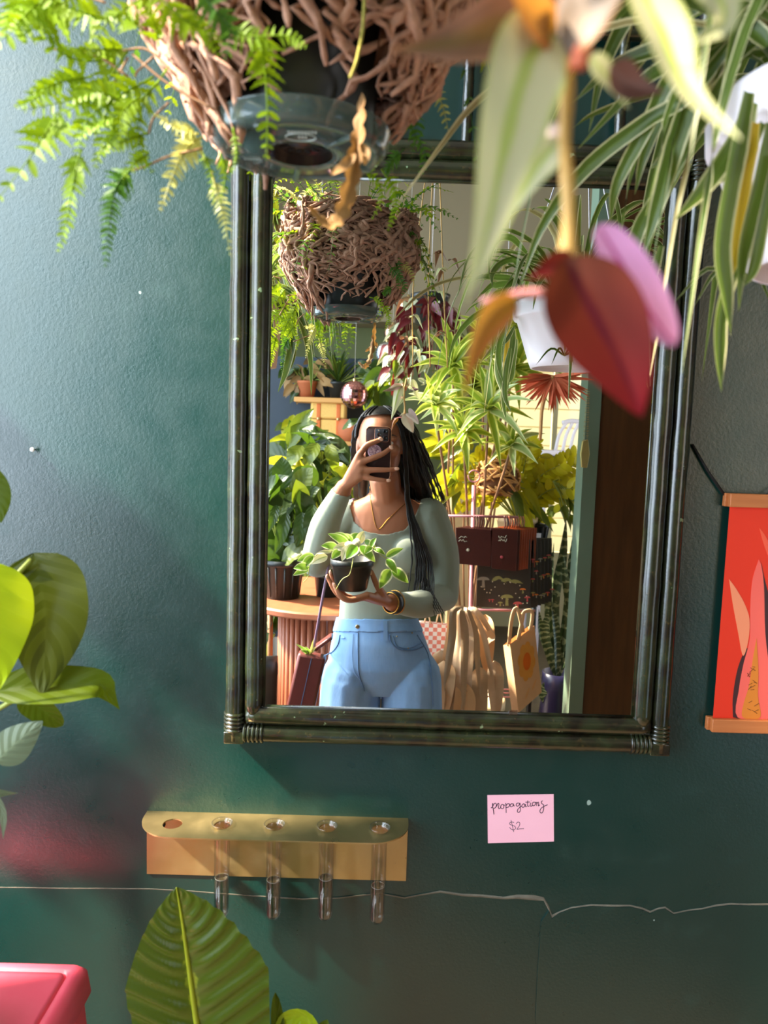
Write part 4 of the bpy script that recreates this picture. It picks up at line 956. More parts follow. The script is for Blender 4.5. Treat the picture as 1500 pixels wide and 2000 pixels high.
# neck and head
limb([(757, 992, 2.462), (755, 965, 2.44), (751, 930, 2.415)], [.058, .050, .052])
HC = mir(745, 868, 2.375)
HM = Matrix.Rotation(radians(-4), 4, 'Y') @ Matrix.Rotation(radians(8), 4, 'X')
B.ell(HC + V((0, -.010, .022)), (.074, .094, .090), 24, 16, HM)
B.ell(HC + V((0, .012, -.026)), (.062, .072, .086), 20, 14, HM)
B.ell(HC + V((0, .036, -.086)), (.032, .034, .026), 14, 10)
B.tube([HC + V((0, .080, .012)), HC + V((0, .092, -.012)), HC + V((0, .100, -.026))], [.007, .010, .014], 10); B.ell(HC + V((0, .100, -.028)), (.015, .012, .010), 10, 8)
B.ell(HC + V((0, .080, -.058)), (.024, .010, .006), 12, 8); B.ell(HC + V((0, .078, -.067)), (.020, .010, .007), 12, 8)
for s in (-1, 1):
    B.ell(HC + V((s * .030, .074, .018)), (.020, .010, .006), 10, 8); B.ell(HC + V((s * .040, .060, -.018)), (.020, .018, .016), 10, 8)
    B.ell(HC + V((s * .074, -.012, -.008)), (.008, .018, .030), 10, 8)
# legs and feet
for px, dx in ((686, -.012), (803, .012)):
    h = mir(px, 1350, 2.442); k = V((h.x + dx, h.y + .01, .42)); a = V((h.x + dx * 1.6, h.y - .01, .075))
    limb([h + V((0, 0, .05)), h.lerp(k, .35), h.lerp(k, .7), k], [.094, .098, .078, .060]); limb([k, k.lerp(a, .35) + V((0, -.012, 0)), a], [.060, .056, .036])
    limb([a + V((0, -.03, -.035)), a + V((0, .06, -.038)), a + V((0, .15, -.048))], [.036, .038, .024])
# right arm (bracelet side), elbow bent, forearm across the waist
ES, EW = (866, 1164, 2.415), (766, 1177, 2.205)
limb([(838, 1008, 2.465), (862, 1080, 2.46), ES], [.060, .056, .048]); limb([ES, (822, 1180, 2.30), EW], [.047, .043, .027])
# left arm folded up to the phone
LS, LE, LW = (680, 1010, 2.465), (620, 1096, 2.33), (672, 952, 2.245)
limb([LS, (645, 1060, 2.42), LE], [.058, .052, .048]); limb([LE, (636, 1025, 2.285), LW], [.050, .044, .026])
# left hand spread over the back of the phone
RF = 2.2105
LWp = (674, 950, 2.238)
def hand(wrist, mcps, fingers, rads, thumb, fl=1.0):
    for m in mcps: limb([wrist, tuple((wrist[i] + m[i]) / 2 for i in range(3)), m], [.0185, .0152, .0122], 10, sub=3)
    for i in range(len(mcps) - 1):
        m = tuple((mcps[i][j] * .5 + mcps[i + 1][j] * .5) * .86 + wrist[j] * .14 for j in range(3)); limb([tuple(wrist[j] * .7 + m[j] * .3 for j in range(3)), m], [.014, .0095], 10, sub=3)
    for f, r in zip(fingers, rads): limb(f, [r * 1.12, r, r * .92, r * .70] if len(f) == 4 else [r * 1.1, r, r * .72], 10, sub=5)
    limb(thumb[0], thumb[1], 10, sub=5)
hand(LWp, [(703, 887, RF + .006), (706, 902, RF + .003), (706, 917, RF + .004), (704, 931, RF + .006)],
     [[(703, 887, RF + .006), (716, 870, RF), (732, 863, RF - .001), (746, 857.5, RF + .001)],
      [(706, 902, RF + .003), (727, 895, RF - .001), (748, 886, RF), (767, 872, RF + .003)],
      [(706, 917, RF + .004), (735, 917.5, RF - .001), (758, 917.5, RF), (777, 915.5, RF + .003)],
      [(704, 931, RF + .006), (728, 935, RF), (745, 937.5, RF), (762, 938.5, RF + .003)]],
     [.0096, .0098, .0092, .0084], ([(682, 938, 2.242), (698, 915, 2.252), (712, 892, 2.250), (722, 874, 2.246)], [.016, .0115, .0098, .0080]))
# right hand cupped under the pot
RP = 2.12
hand((764, 1177, 2.20), [(716, 1163, RP - .035), (712, 1166, RP - .012), (716, 1164, RP + .014), (722, 1164, RP + .036)],
     [[(716, 1163, RP - .035), (684, 1172, RP - .060), (664, 1162, RP - .066), (652, 1140, RP - .058)],
      [(712, 1166, RP - .012), (680, 1172, RP - .030), (656, 1156, RP - .034), (639, 1125, RP - .028)],
      [(716, 1164, RP + .014), (684, 1168, RP + .004), (658, 1152, RP), (645, 1116, RP + .002)],
      [(722, 1164, RP + .036), (696, 1168, RP + .032), (674, 1162, RP + .030), (660, 1146, RP + .030)]],
     [.0095, .0097, .0092, .0082], ([(752, 1172, 2.18), (744, 1156, RP + .02), (734, 1138, RP + .004), (725, 1116, RP + .002)], [.0175, .0125, .0100, .0076]))
tmp = B.build('body_source', M_SKIN)
rm = tmp.modifiers.new('r', 'REMESH'); rm.mode = 'VOXEL'; rm.voxel_size = .0042
sm = tmp.modifiers.new('s', 'SMOOTH'); sm.factor = .5; sm.iterations = 5
dg = bpy.context.evaluated_depsgraph_get(); me = bpy.data.meshes.new_from_object(tmp.evaluated_get(dg))
bpy.data.objects.remove(tmp)
bv = [v.co.copy() for v in me.vertices]; bn = [v.normal.copy() for v in me.vertices]; bf = [tuple(p.vertices) for p in me.polygons]
body = MB().add(bv, bf).build('body', M_SKIN, pe)
bpy.data.meshes.remove(me)
def inpoly(x, y, P):
    c = False; j = len(P) - 1
    for i in range(len(P)):
        if (P[i][1] > y) != (P[j][1] > y) and x < (P[j][0] - P[i][0]) * (y - P[i][1]) / (P[j][1] - P[i][1]) + P[i][0]: c = not c
        j = i
    return c
NECK = [(702, 955), (686, 992), (693, 1018), (714, 1036), (752, 1043), (788, 1034), (808, 1008), (826, 968), (808, 955), (810, 700), (680, 700), (690, 940)]
NECKB = [(700, 980), (735, 992), (780, 992), (818, 978), (812, 700), (680, 700)]
LEw, LWw, EWw, ESw = M3(LE), M3(LW), M3(EW), M3(ES)
def along(p, a, b): d = b - a; t = (p - a).dot(d) / d.dot(d); return t, (p - a - d * t).length
info = []
for p in bv:
    x, y, R = topx(p); tL, dL = along(p, LEw, LWw); tR, dR = along(p, ESw, EWw)
    handL = R < 2.275 and y < 985 and (tL > .955 or dL > .08) ; handR = y > 1090 and R < 2.29 and tR > .985 and x < 790 and y < 1215 and (p - LEw).length > .075
    armR = (p - ESw).length < .085 or (dR < .06 and 0 < tR < 1.05)
    sh = not handL and not handR and ((y < 1224 and x > 500) or armR) and not (inpoly(x, y, NECK) if R < 2.49 else inpoly(x, y, NECKB)) and (y > 940 or R < 2.275)
    je = y > 1206 and not armR and not handR and p.z > .085 and not handL
    info.append((sh, je, y))
def garment(name, sel, off, mat, parent, it=10, push=None):
    fs = [f for f in bf if all(sel[i] for i in f)]
    cnt = {}
    for f in fs:
        for i in range(len(f)):
            e = (min(f[i], f[i - 1]), max(f[i], f[i - 1])); cnt[e] = cnt.get(e, 0) + 1
    nb = {}
    for (a, b), c in cnt.items():
        if c == 1: nb.setdefault(a, []).append(b); nb.setdefault(b, []).append(a)
    used = sorted({i for f in fs for i in f}); mp = {u: k for k, u in enumerate(used)}
    pos = {i: bv[i].copy() for i in used}
    for _ in range(it):
        new = {i: (pos[i] * .4 + sum((pos[j] for j in nb[i]), V((0, 0, 0))) / len(nb[i]) * .6) for i in nb}
        pos.update(new)
    vs = [pos[i] + bn[i] * (off + (push(bv[i]) if push else 0)) for i in used]
    o = MB().add(vs, [tuple(mp[i] for i in f) for f in fs]).build(name, mat, parent)
    k_ = o.modifiers.new('soften', 'SMOOTH'); k_.factor = .5; k_.iterations = 14 if name == 'jeans' else 5
    s_ = o.modifiers.new('thickness', 'SOLIDIFY'); s_.thickness = .0022; s_.offset = -1
    return o, BVHTree.FromPolygons(vs, [tuple(mp[i] for i in f) for f in fs])
shirt, bvS = garment('long_sleeved_top', [s for s, j, y in info], .0032, M_SHIRT, pe)
jeans, bvJ = garment('jeans', [j for s, j, y in info], .0075, M_DENIM, pe)
band, bvW = garment('waistband', [j and y < 1236 for s, j, y in info], .0110, M_DENIM, jeans)
bvB = BVHTree.FromPolygons(bv, bf)
shoes, _ = garment('shoe', [p.z < .10 and p.x < .01 for p in bv], .008, plain('white_leather', srgb(220, 216, 208), .5), pe)
shoes, _ = garment('shoe', [p.z < .10 and p.x >= .01 for p in bv], .008, bpy.data.materials['white_leather'], pe)
EYE = V((0, 1.1, 1.5))
def snap(px, py, tree, out=.001):
    d = (mir(px, py, 2.4) - EYE).normalized(); h = tree.ray_cast(EYE, d)
    if h[0] is None: return mir(px, py, 2.36)
    return h[0] - d * (out + (.0012 if tree is bvJ else 0))
def seam(pts, name, r=.0012, mat=M_SEAM, tree=None, par=None, n=None):
    sp_ = smooth_path([V((x, y, 0)) for x, y in pts], n or len(pts) * 5)
    return MB().tube([snap(p.x, p.y, tree or bvJ) for p in sp_], r, 6).build(name, mat, par or jeans)
seam([(699, 1236), (699, 1275), (701, 1315), (712, 1350)], 'fly_seam', .0016); seam([(690, 1238), (688, 1280), (692, 1310), (702, 1325)], 'fly_stitching', .0008)
seam([(761, 1240), (764, 1255), (780, 1268), (806, 1270), (829, 1262)], 'pocket_edge', .0022); seam([(768, 1242), (776, 1262), (800, 1266), (826, 1255)], 'pocket_edge', .0012)
seam([(664, 1240), (660, 1258), (650, 1272), (636, 1280)], 'pocket_edge', .0020)
seam([(815, 1240), (836, 1278), (844, 1330), (846, 1380)], 'side_seam', .0014)
for x, y in ((752, 1216), (668, 1210)):
    q = [snap(x - 4, y - 4, bvW, .002), snap(x + 4, y - 4, bvW, .002), snap(x + 5, y + 36, bvJ, .004), snap(x - 3, y + 36, bvJ, .004)]
    MB().prism(q, (0, .002, 0)).build('belt_loop', M_DENIM, jeans, smooth=False)
p = snap(698, 1224, bvW, .002); MB().ell(p, (.007, .003, .007), 14, 8).build('button', plain('brass_button', srgb(180, 160, 120), .35, .9), jeans)
for x, y in ((775, 1243), (805, 1236), (797, 1266)): MB().ell(snap(x, y, bvJ, .001), (.0026, .0016, .0026), 10, 6).build('rivet', bpy.data.materials['brass_button'], jeans)
seam([(722, 950), (725, 985), (737, 1033), (757, 1015), (775, 998), (791, 984)], 'necklace', .0011, M_GOLD, bvB, pe)
# nails
for x, y, a in ((744, 857.5, -25), (764, 874, -40), (775, 915.5, 0), (759, 938.3, 5)):
    p = snap(x, y, bvB, .0004); MB().ell(p, (.0076, .0018, .0052), 12, 8, Matrix.Rotation(radians(-a), 4, 'Y')).build('fingernail', M_NAIL, body)
for x, y in ((639, 1127), (645.5, 1119), (653, 1143), (724.5, 1119)):
    p = snap(x, y, bvB, .0004); MB().ell(p, (.0038, .0014, .0066), 12, 8).build('fingernail', M_NAIL, body)
for s in (-1, 1):
    e_ = HC + V((s * .026, .076, .006)); ey = MB().ell(e_, (.011, .006, .006), 12, 8).build('eye', plain('eye_white', (.8, .78, .75), .2), body); MB().ell(e_ + V((0, .005, 0)), (.0052, .002, .0052), 10, 8).build('iris', plain('dark_iris', (.02, .01, .006), .1), ey)
    MB().tube(smooth_path([HC + V((s * .016, .083, .026)), HC + V((s * .032, .080, .031)), HC + V((s * .048, .066, .026))], 8), [.002] * 5 + [.0018, .0014, .001, .0006], 6).build('eyebrow', M_HAIR, body)
# watch strap and bangle on the right wrist
fd = (EWw - ESw).normalized()
def cuff(name, t, r, rr_, mat, flat, sq=.86):
    c = ESw.lerp(EWw, t); a = fd.orthogonal().normalized(); b = fd.cross(a); mb = MB(); rows = []
    for k in range(29):
        an = 2 * pi * k / 28; d = a * cos(an) + b * sin(an); q = c + d * r
        rows.append([q + d * rr_ * cos(w) + fd * flat * sin(w) for w in [2 * pi * i / 8 for i in range(8)]])
    return mb.grid(rows, True).build(name, mat, pe)
cuff('watch_strap', .985, .0335, .0016, plain('black_strap', (.012, .012, .014), .35), .010); cuff('bangle', 1.03, .0315, .0016, M_GOLD, .0026); cuff('bangle', .945, .0362, .0014, M_GOLD, .0020)
# hair: scalp cap with a hairline, a dark mass behind, and single braids
hb = MB(); nu, nv = 40, 22; rows = []
for i in range(nv + 1):
    th = pi * .93 * i / nv; row = []
    for k in range(nu):
        an = 2 * pi * k / nu; row.append((th, an))
    rows.append(row)
vs = []; ok = []
for row in rows:
    for th, an in row:
        d = V((sin(th) * cos(an), sin(th) * sin(an), cos(th))); p = HC + V((0, -.014, .026)) + HM @ V((d.x * .083, d.y * .100, d.z * .096)); vs.append(p)
        front = d.y > .25; hl = .50 + .10 * abs(d.x)         # hairline height on the front
        ok.append((not front or d.z > hl) and not (d.y > -.1 and d.z < .05 and abs(d.x) > .6 and d.y > .1) and d.z > -.75)
fs = []
for i in range(nv):
    for k in range(nu):
        q = (i * nu + k, i * nu + (k + 1) % nu, (i + 1) * nu + (k + 1) % nu, (i + 1) * nu + k)
        if all(ok[j] for j in q): fs.append(q)
hb.add(vs, fs)
def mass(path, rad, flat):
    hb.tube(smooth_path([M3(p) for p in path], 20), rad, 12, True, flat, (0, 1, 0))
mass([(772, 822, 2.40), (796, 865, 2.44), (812, 920, 2.47), (828, 968, 2.50)], [.045] * 6 + [.050] * 6 + [.046] * 5 + [.038] * 4, .8)
mass([(760, 830, 2.46), (775, 890, 2.50), (790, 950, 2.53), (800, 1010, 2.56)], [.055] * 21, .8)
mass([(722, 820, 2.44), (707, 880, 2.48), (706, 945, 2.53), (712, 990, 2.57)], [.032] * 14 + [.028, .024, .02, .016, .012, .008, .004], .8)
hair = hb.build('hair', M_HAIR, pe)
def cappt(th, an, k=1.015):
    d = V((sin(th) * cos(an), sin(th) * sin(an), cos(th))); return HC + V((0, -.014, .026)) + HM @ V((d.x * .083, d.y * .100, d.z * .096)) * k
for k in range(26):
    an = pi * .42 - 2 * pi * (k + .5) / 26 if True else 0
    if .36 * pi < (an % (2 * pi)) < .64 * pi: continue
    sgn = 1 if cos(an) > 0 else -1; pts = [cappt(.35 + (1.25 if sin(an) < .3 else .55) * i / 9, an + (.25 * sgn * (1 - i / 9)) * (1 if sin(an) > 0 else -1)) for i in range(10)]
    MB().tube(smooth_path(pts, 30), [.0034 * (.8 + .25 * abs(sin(i * 1.2))) for i in range(31)], 6).build('braid', M_HAIR, hair)
r_ = random.Random(3)
def braid(path, r=.0028, tail=.35):
    pts = smooth_path([M3(p) for p in path], 40); n = 40
    MB().tube([p + V((.0012 * sin(i * 1.6), .0012 * cos(i * 1.6), 0)) for i, p in enumerate(pts)], [r * (.82 + .26 * abs(sin(i * 1.25))) * (1 if i < n * .8 else 1 - (1 - tail) * (i - n * .8) / (n * .2)) for i in range(n + 1)], 6).build('braid', M_HAIR, hair)
for k in range(34):                                         # the heap falling behind the right shoulder
    s = k / 33; j = lambda a: r_.uniform(-a, a); R0 = 2.33 + .10 * r_.random()
    braid([(758 + 14 * s + j(3), 798 + 3 * s, 2.37), (782 + 26 * s + j(3), 832 + j(4), R0), (790 + 42 * s + j(4), 885 + j(6), R0 + .03), (797 + 58 * s + j(4), 940 + j(8), R0 + .06), (806 + 68 * s + j(5), 992 + j(10), 2.50)])
for k in range(10):                                         # left side, behind the cheek
    s = k / 9; braid([(742 - 6 * s, 800 + 2 * s, 2.37), (708 - 12 * s, 828, 2.40), (700 - 13 * s, 868, 2.42), (696 - 9 * s, 915, 2.44), (700 - 8 * s, 975, 2.50)])
for k in range(28):                                         # long ones over the chest
    s = k / 27; w = r_.uniform(-1, 1); f = 2.345
    x0 = 776 + 6 * s
    end = 1150 + r_.uniform(0, 55)
    braid([(764 + 5 * s, 806, 2.33), (x0 + 8, 850, 2.318), (x0 + 14, 920, 2.325), (x0 + 19 + w * 2, 985, 2.352), (805 + 19 * s + w * 3, 1050, 2.335), (808 + 34 * s + w * 5, 1105, 2.325), (800 + 44 * s + w * 8, end, 2.31 - .03 * s)], .0026)
for k in range(7):                                          # ends straying over the sleeve
    s = k / 6; braid([(818 + 10 * s, 1120, 2.325), (826 + 18 * s, 1155, 2.30), (832 + 26 * s, 1178 + 4 * s, 2.275), (838 + 32 * s, 1196 + 6 * s, 2.285)], .0018, .2)
for k in range(5):                                          # a few crimped loose ends
    x, y = 828 + 4 * k, 868 + 14 * k
    pts = [mir(x + 3.2 * sin(i * 1.1), y + i * 4.2, 2.44) for i in range(14)]; MB().tube(smooth_path(pts, 40), .0009, 5).build('loose_curl', M_HAIR, hair)

# phone in its dark case
RPH = 2.2225
ph_ = thing('phone', "dark brown cased phone held up before the woman's face, triple camera and sparkly grip", 'phone', mir(738, 937, RPH + .004))
pc0 = mir(738.5, 885.5, RPH); w2_, h2_ = .0375, .0785; rr_ = .012
def rrect(c, w, h, r, y, n=7):
    out = []
    for sx, sz, a0 in ((1, 1, 0), (-1, 1, pi / 2), (-1, -1, pi), (1, -1, 3 * pi / 2)):
        for k in range(n): a = a0 + pi / 2 * k / (n - 1); out.append(V((c.x + sx * (w - r) + r * cos(a), y, c.z + sz * (h - r) + r * sin(a))))
    return out
y0 = pc0.y
MB().grid([rrect(pc0, w2_ - .0015, h2_ - .0015, rr_, y0), rrect(pc0, w2_, h2_, rr_, y0 - .0015), rrect(pc0, w2_, h2_, rr_, y0 - .0085), rrect(pc0, w2_ - .0015, h2_ - .0015, rr_, y0 - .010)], True, None, True, True).build('case', plain('dark_brown_case', srgb(62, 42, 42), .42), ph_)
MB().grid([rrect(pc0, w2_ - .003, h2_ - .003, rr_, y0 - .0099), rrect(pc0, w2_ - .003, h2_ - .003, rr_, y0 - .0104)], True, None, True, True).build('screen', plain('phone_screen', (.02, .03, .035), .08), ph_)
M_EDGE = plain('copper_edge', srgb(206, 150, 126), .25, .8)
MB().tube(rrect(pc0, w2_, h2_, rr_, y0 - .001) + [rrect(pc0, w2_, h2_, rr_, y0 - .001)[0]], .0011, 6).build('case_edge', M_EDGE, ph_)
bc = mir(745.8, 849.8, RPH)
MB().grid([rrect(bc, .0195, .0185, .006, y0 + .0024), rrect(bc, .0205, .0195, .006, y0 + .0014), rrect(bc, .0205, .0195, .006, y0)], True, None, True, True).build('camera_island', plain('graphite_glass', srgb(70, 74, 84), .3), ph_)
ci = [o for o in ph_.children if o.name.startswith('camera_island')][0]
MB().tube(rrect(bc, .0210, .0200, .006, y0 + .0012) + [rrect(bc, .0210, .0200, .006, y0 + .0012)[0]], .0009, 6).build('island_rim', M_EDGE, ph_)
for lx, ly, q in ((740.3, 848.5, .0062), (752.4, 843, .0062), (752.9, 855, .0062), (740, 841, .002)):
    c = mir(lx, ly, RPH); Mx = Matrix.Rotation(radians(-90), 4, 'X')
    MB().lathe([(.0003, .0), (q * .8, .0), (q, .0012), (q, .003), (q * .75, .0032), (q * .7, .0026), (.0003, .0022)], 24, V((c.x, y0 + .0018, c.z)), Mx).build('lens', plain('lens_glass' if q > .003 else 'flash', (.008, .009, .012) if q > .003 else (.7, .65, .55), .08), ci)
gp = mir(731.5, 881.5, RPH); Mx = Matrix.Rotation(radians(-90), 4, 'X')
t = NT('pink_glitter'); vo = t.add('ShaderNodeTexVoronoi', Scale=420.0); t.link(t.coord('Object'), vo.inputs['Vector']); t.base(t.ramp(vo.outputs['Color'], [(.2, srgb(120, 80, 120)), (.8, srgb(236, 206, 226))]), .2, .5)
gr = MB().lathe([(.0003, .0), (.013, .0), (.013, .007), (.0205, .0085), (.0205, .0110), (.0192, .0120), (.0003, .0122)], 32, V((gp.x, y0, gp.z)), Mx).build('grip_disc', plain('pink_grip', srgb(214, 176, 204), .3), ph_)
MB().lathe([(.0003, .0128), (.0165, .0126), (.017, .0120)], 28, V((gp.x, y0, gp.z)), Mx).build('glitter_face', t.m, gr, smooth=False)

# ---------------------------------------------------------------- the hoya she holds
rim = mir(685, 1092, RP); hb_ = rim.z - .088
hy = thing('potted_hoya', 'variegated hoya in a small black nursery pot resting on the hand with the bangle', 'plant', (rim.x + .004, rim.y, hb_))
c0 = V((rim.x + .004, rim.y, hb_))
MB().lathe([(.0005, .002), (.040, .002), (.043, 0), (.046, .004), (.0590, .070), (.0625, .071), (.0635, .090), (.0605, .090), (.058, .074), (.0005, .076)], 44, c0).build('pot', M_POTK, hy)
L_HOYA = leafmat('hoya_leaf', srgb(96, 142, 28), margin=srgb(226, 222, 176), mw=.74, trans=.25, tcol=srgb(190, 220, 90), rough=.35, var=.15)
L_HOYA_W = leafmat('hoya_leaf_cream', srgb(206, 198, 168), margin=srgb(228, 214, 190), mw=.8, stripe=srgb(150, 164, 110), sw=.1, trans=.2, rough=.45, var=.1)
HY = [  # base, tip, half width px, depth, pale
    ((683, 1065), (640, 1042), 9, RP - .02, 0), ((684, 1062), (654, 1040), 9, RP + .01, 0), ((690, 1060), (662, 1046), 10, RP + .02, 0), ((684, 1060), (700, 1041), 9, RP + .03, 0), ((700, 1062), (711, 1037), 9, RP - .02, 1),
    ((660, 1070), (627, 1066), 9, RP - .02, 0), ((684, 1068), (650, 1072), 9, RP - .04, 1), ((664, 1076), (648, 1092), 9, RP - .05, 0), ((680, 1066), (668, 1096), 9, RP - .07, 1), ((697, 1066), (676, 1092), 13, RP - .08, 0),
    ((703, 1066), (733, 1098), 11, RP - .07, 0), ((726, 1068), (712, 1082), 7, RP - .08, 0), ((722, 1070), (735, 1050), 6, RP - .05, 0), ((712, 1056), (735, 1074), 8, RP - .03, 0), ((730, 1072), (753, 1084), 6, RP - .05, 0),
    ((754, 1088), (788, 1071), 8, RP - .05, 0), ((755, 1092), (776, 1122), 9, RP - .06, 0), ((762, 1112), (741, 1150), 12, RP - .07, 0), ((765, 1112), (798, 1139), 12, RP - .05, 0),
    ((614, 1086), (580, 1096), 9, RP - .03, 0), ((612, 1086), (588, 1112), 9, RP - .05, 0), ((604, 1108), (573, 1110), 9, RP - .06, 0), ((603, 1112), (572, 1124), 7, RP - .04, 0), ((648, 1078), (616, 1082), 4, RP - .03, 1), ((640, 1086), (606, 1102), 9, RP + .02, 1), ((690, 1055), (704, 1070), 8, RP - .03, 1), ((676, 1058), (690, 1080), 8, RP - .05, 1)]
for k, (b, e, w, R, pale) in enumerate(HY):
    p, q = mir(*b, R), mir(*e, R - .01); m_ = p.lerp(q, .5) + V((0, .006, .004))
    MB().leaf([p, m_, q], w * R / FPX, (rnd.uniform(-.35, .35), 1, rnd.uniform(.1, .7)), 'ovate', nv=12, nu=6, fold=.22).build('leaf', L_HOYA_W if pale else L_HOYA, hy)
for pts in ([(684, 1090, RP), (684, 1066, RP - .02), (690, 1058, RP)], [(700, 1085, RP), (725, 1068, RP - .05), (745, 1085, RP - .05), (756, 1093, RP - .05), (763, 1113, RP - .06)], [(670, 1085, RP), (640, 1075, RP - .02), (615, 1086, RP - .03), (604, 1108, RP - .05), (602, 1126, RP - .05), (593, 1137, RP - .05)], [(690, 1090, RP - .06), (687, 1108, RP - .075), (682, 1123, RP - .075), (668, 1132, RP - .075), (656, 1152, RP - .08)]):
    MB().tube(smooth_path([M3(p) for p in pts], 14), .0013, 6).build('vine', plain('hoya_vine', srgb(170, 170, 90), .5), hy)

# ---------------------------------------------------------------- shoulder bag and the cutting in it
M_BAG = plain('oxblood_leather', srgb(104, 56, 52), .28, var=.15, spec=.55)
bg0 = mir(600, 1325, 2.27)
bag = thing('shoulder_bag', 'small oxblood leather box bag on a thin strap hanging by the hip', 'bag', bg0 - V((0, 0, .1)))
MBg = Matrix.Translation(bg0) @ Matrix.Rotation(radians(11), 4, 'Y')
MB().box((-.044, -.028, -.125), (.044, .028, .082), MBg).build('bag_body', M_BAG, bag, smooth='auto', bevel=.009)
MB().box((-.001, .0275, -.12), (.001, .0292, .075), MBg).build('seam_line', M_SEAM, bag, smooth=False)
fl_ = Matrix.Translation(mir(632, 1254, 2.28)) @ Matrix.Rotation(radians(-38), 4, 'Y'); MB().box((-.034, -.026, -.006), (.034, .026, .006), fl_).build('open_flap', M_BAG, bag, smooth='auto', bevel=.004)
MB().tube(smooth_path([mir(612, 1272, 2.27), mir(628, 1180, 2.27), mir(643, 1098, 2.30), mir(652, 1055, 2.42), mir(668, 1000, 2.52), mir(690, 975, 2.545), mir(700, 985, 2.58)], 24), .0042, 8, True, .35, (1, 0, 0)).build('strap', plain('plum_strap', srgb(128, 104, 128), .4), bag)
sg = thing('plant_cutting', 'pale green leafy plant cutting sticking out of the oxblood bag', 'plant cutting', mir(606, 1276, 2.27))
for b, e, w in (((604, 1276), (577, 1257), 4), ((604, 1277), (586, 1270), 4), ((607, 1278), (613, 1246), 3), ((605, 1276), (596, 1262), 4), ((608, 1276), (618, 1262), 3)):
    p, q = mir(*b, 2.265), mir(*e, 2.25); MB().leaf([p, p.lerp(q, .5) + V((0, .005, .003)), q], w * 2.26 / FPX, (0, 1, .5), 'lance', nv=8, nu=4).build('leaf', L_FERN_PALE if w < 4 else L_HOYA, sg)
MB().tube([mir(606, 1290, 2.27), mir(607, 1276, 2.265), mir(610, 1262, 2.26)], .0018, 6).build('stem', M_STEM_G, sg)
# ---------------------------------------------------------------- the shop behind her, seen in the mirror
r_ = random.Random(77)
BK = V((0, 1, .1))                                         # towards the mirror
def pxr(n, R): return n * R / FPX
L_G1 = leafmat('dark_glossy_leaf', srgb(44, 62, 24), trans=.22, tcol=srgb(110, 150, 30), vein=.2, nveins=7, rough=.3, var=.3)
L_G2 = leafmat('mid_green_leaf', srgb(78, 92, 28), trans=.3, tcol=srgb(170, 190, 40), vein=.15, nveins=7, rough=.35, var=.3)
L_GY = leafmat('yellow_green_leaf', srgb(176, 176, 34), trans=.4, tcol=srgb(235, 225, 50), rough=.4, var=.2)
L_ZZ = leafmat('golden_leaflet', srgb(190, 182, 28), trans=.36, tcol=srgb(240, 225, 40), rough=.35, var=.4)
L_SONG = leafmat('song_leaf', srgb(120, 152, 40), margin=srgb(226, 224, 110), mw=.58, trans=.35, tcol=srgb(220, 230, 80), rough=.35, var=.2)
L_SONGP = leafmat('song_leaf_pale', srgb(150, 176, 110), margin=srgb(232, 230, 170), mw=.6, trans=.35, tcol=srgb(225, 230, 140), rough=.35, var=.15)
L_PURP = leafmat('burgundy_leaf', srgb(92, 26, 34), trans=.25, tcol=srgb(150, 40, 40), rough=.35, var=.35)
L_SILV = leafmat('silver_leaf', srgb(196, 196, 164), stripe=srgb(120, 140, 80), sw=.2, trans=.25, rough=.4, var=.12)
L_CORAL = leafmat('coral_dyed_strip', srgb(226, 122, 84), tip=srgb(214, 96, 62), trans=.15, tcol=srgb(240, 130, 80), rough=.7, var=.15)
L_BROWN = leafmat('brown_dry_leaf', srgb(150, 116, 72), trans=.25, tcol=srgb(190, 150, 90), rough=.6, var=.35)
t = NT('banded_snake_leaf'); a = t.n.new('ShaderNodeAttribute'); a.attribute_name = 'lf'; sp_ = t.n.new('ShaderNodeSeparateXYZ'); t.link(a.outputs['Vector'], sp_.inputs[0])
wv = t.math('SINE', t.math('ADD', t.math('MULTIPLY', sp_.outputs[1], 90.0), t.math('MULTIPLY', t.noise(t.coord('Object'), 60, 2), 6.0)))
t.base(t.mix(t.ramp(wv, [(.35, 0.0), (.6, 1.0)]), srgb(64, 84, 50), srgb(150, 160, 120)), .4, 0, .4); M_SNAKE = t.m
M_TAN = plain('tan_shelf_wood', srgb(206, 150, 84), .5, var=.15, scale=10, stretch=(1, 8, 8))
M_TERRA = plain('terracotta', srgb(176, 96, 56), .75, var=.15)
M_BEIGEP = plain('beige_ceramic', srgb(206, 178, 132), .5, var=.08)
M_NAVYP = plain('navy_pot', srgb(48, 44, 78), .3, var=.1)
def pot(parent, c, r0, r1, h, mat, rim=.006, name='pot'):
    return MB().lathe([(.0005, .003), (r0, 0), (r1 * .97, h * .86), (r1 * 1.03, h * .87), (r1 * 1.03, h), (r1 * .95, h), (r1 * .93, h * .86), (.0005, h * .85)], 28, c).build(name, mat, parent)
def ribpot(parent, c, r0, r1, h):
    mb = MB(); mb.lathe([(.0005, .003), (r0, 0), (r1 * .97, h * .84), (r1 * 1.04, h * .85), (r1 * 1.04, h), (r1 * .96, h), (r1 * .94, h * .86), (.0005, h * .85)], 28, c)
    for k in range(14):
        a = 2 * pi * k / 14; mb.tube([V(c) + V((r0 * cos(a), r0 * sin(a), .01)), V(c) + V((r1 * .97 * cos(a), r1 * .97 * sin(a), h * .84))], .0035, 5)
    return mb.build('pot', M_POTK, parent)
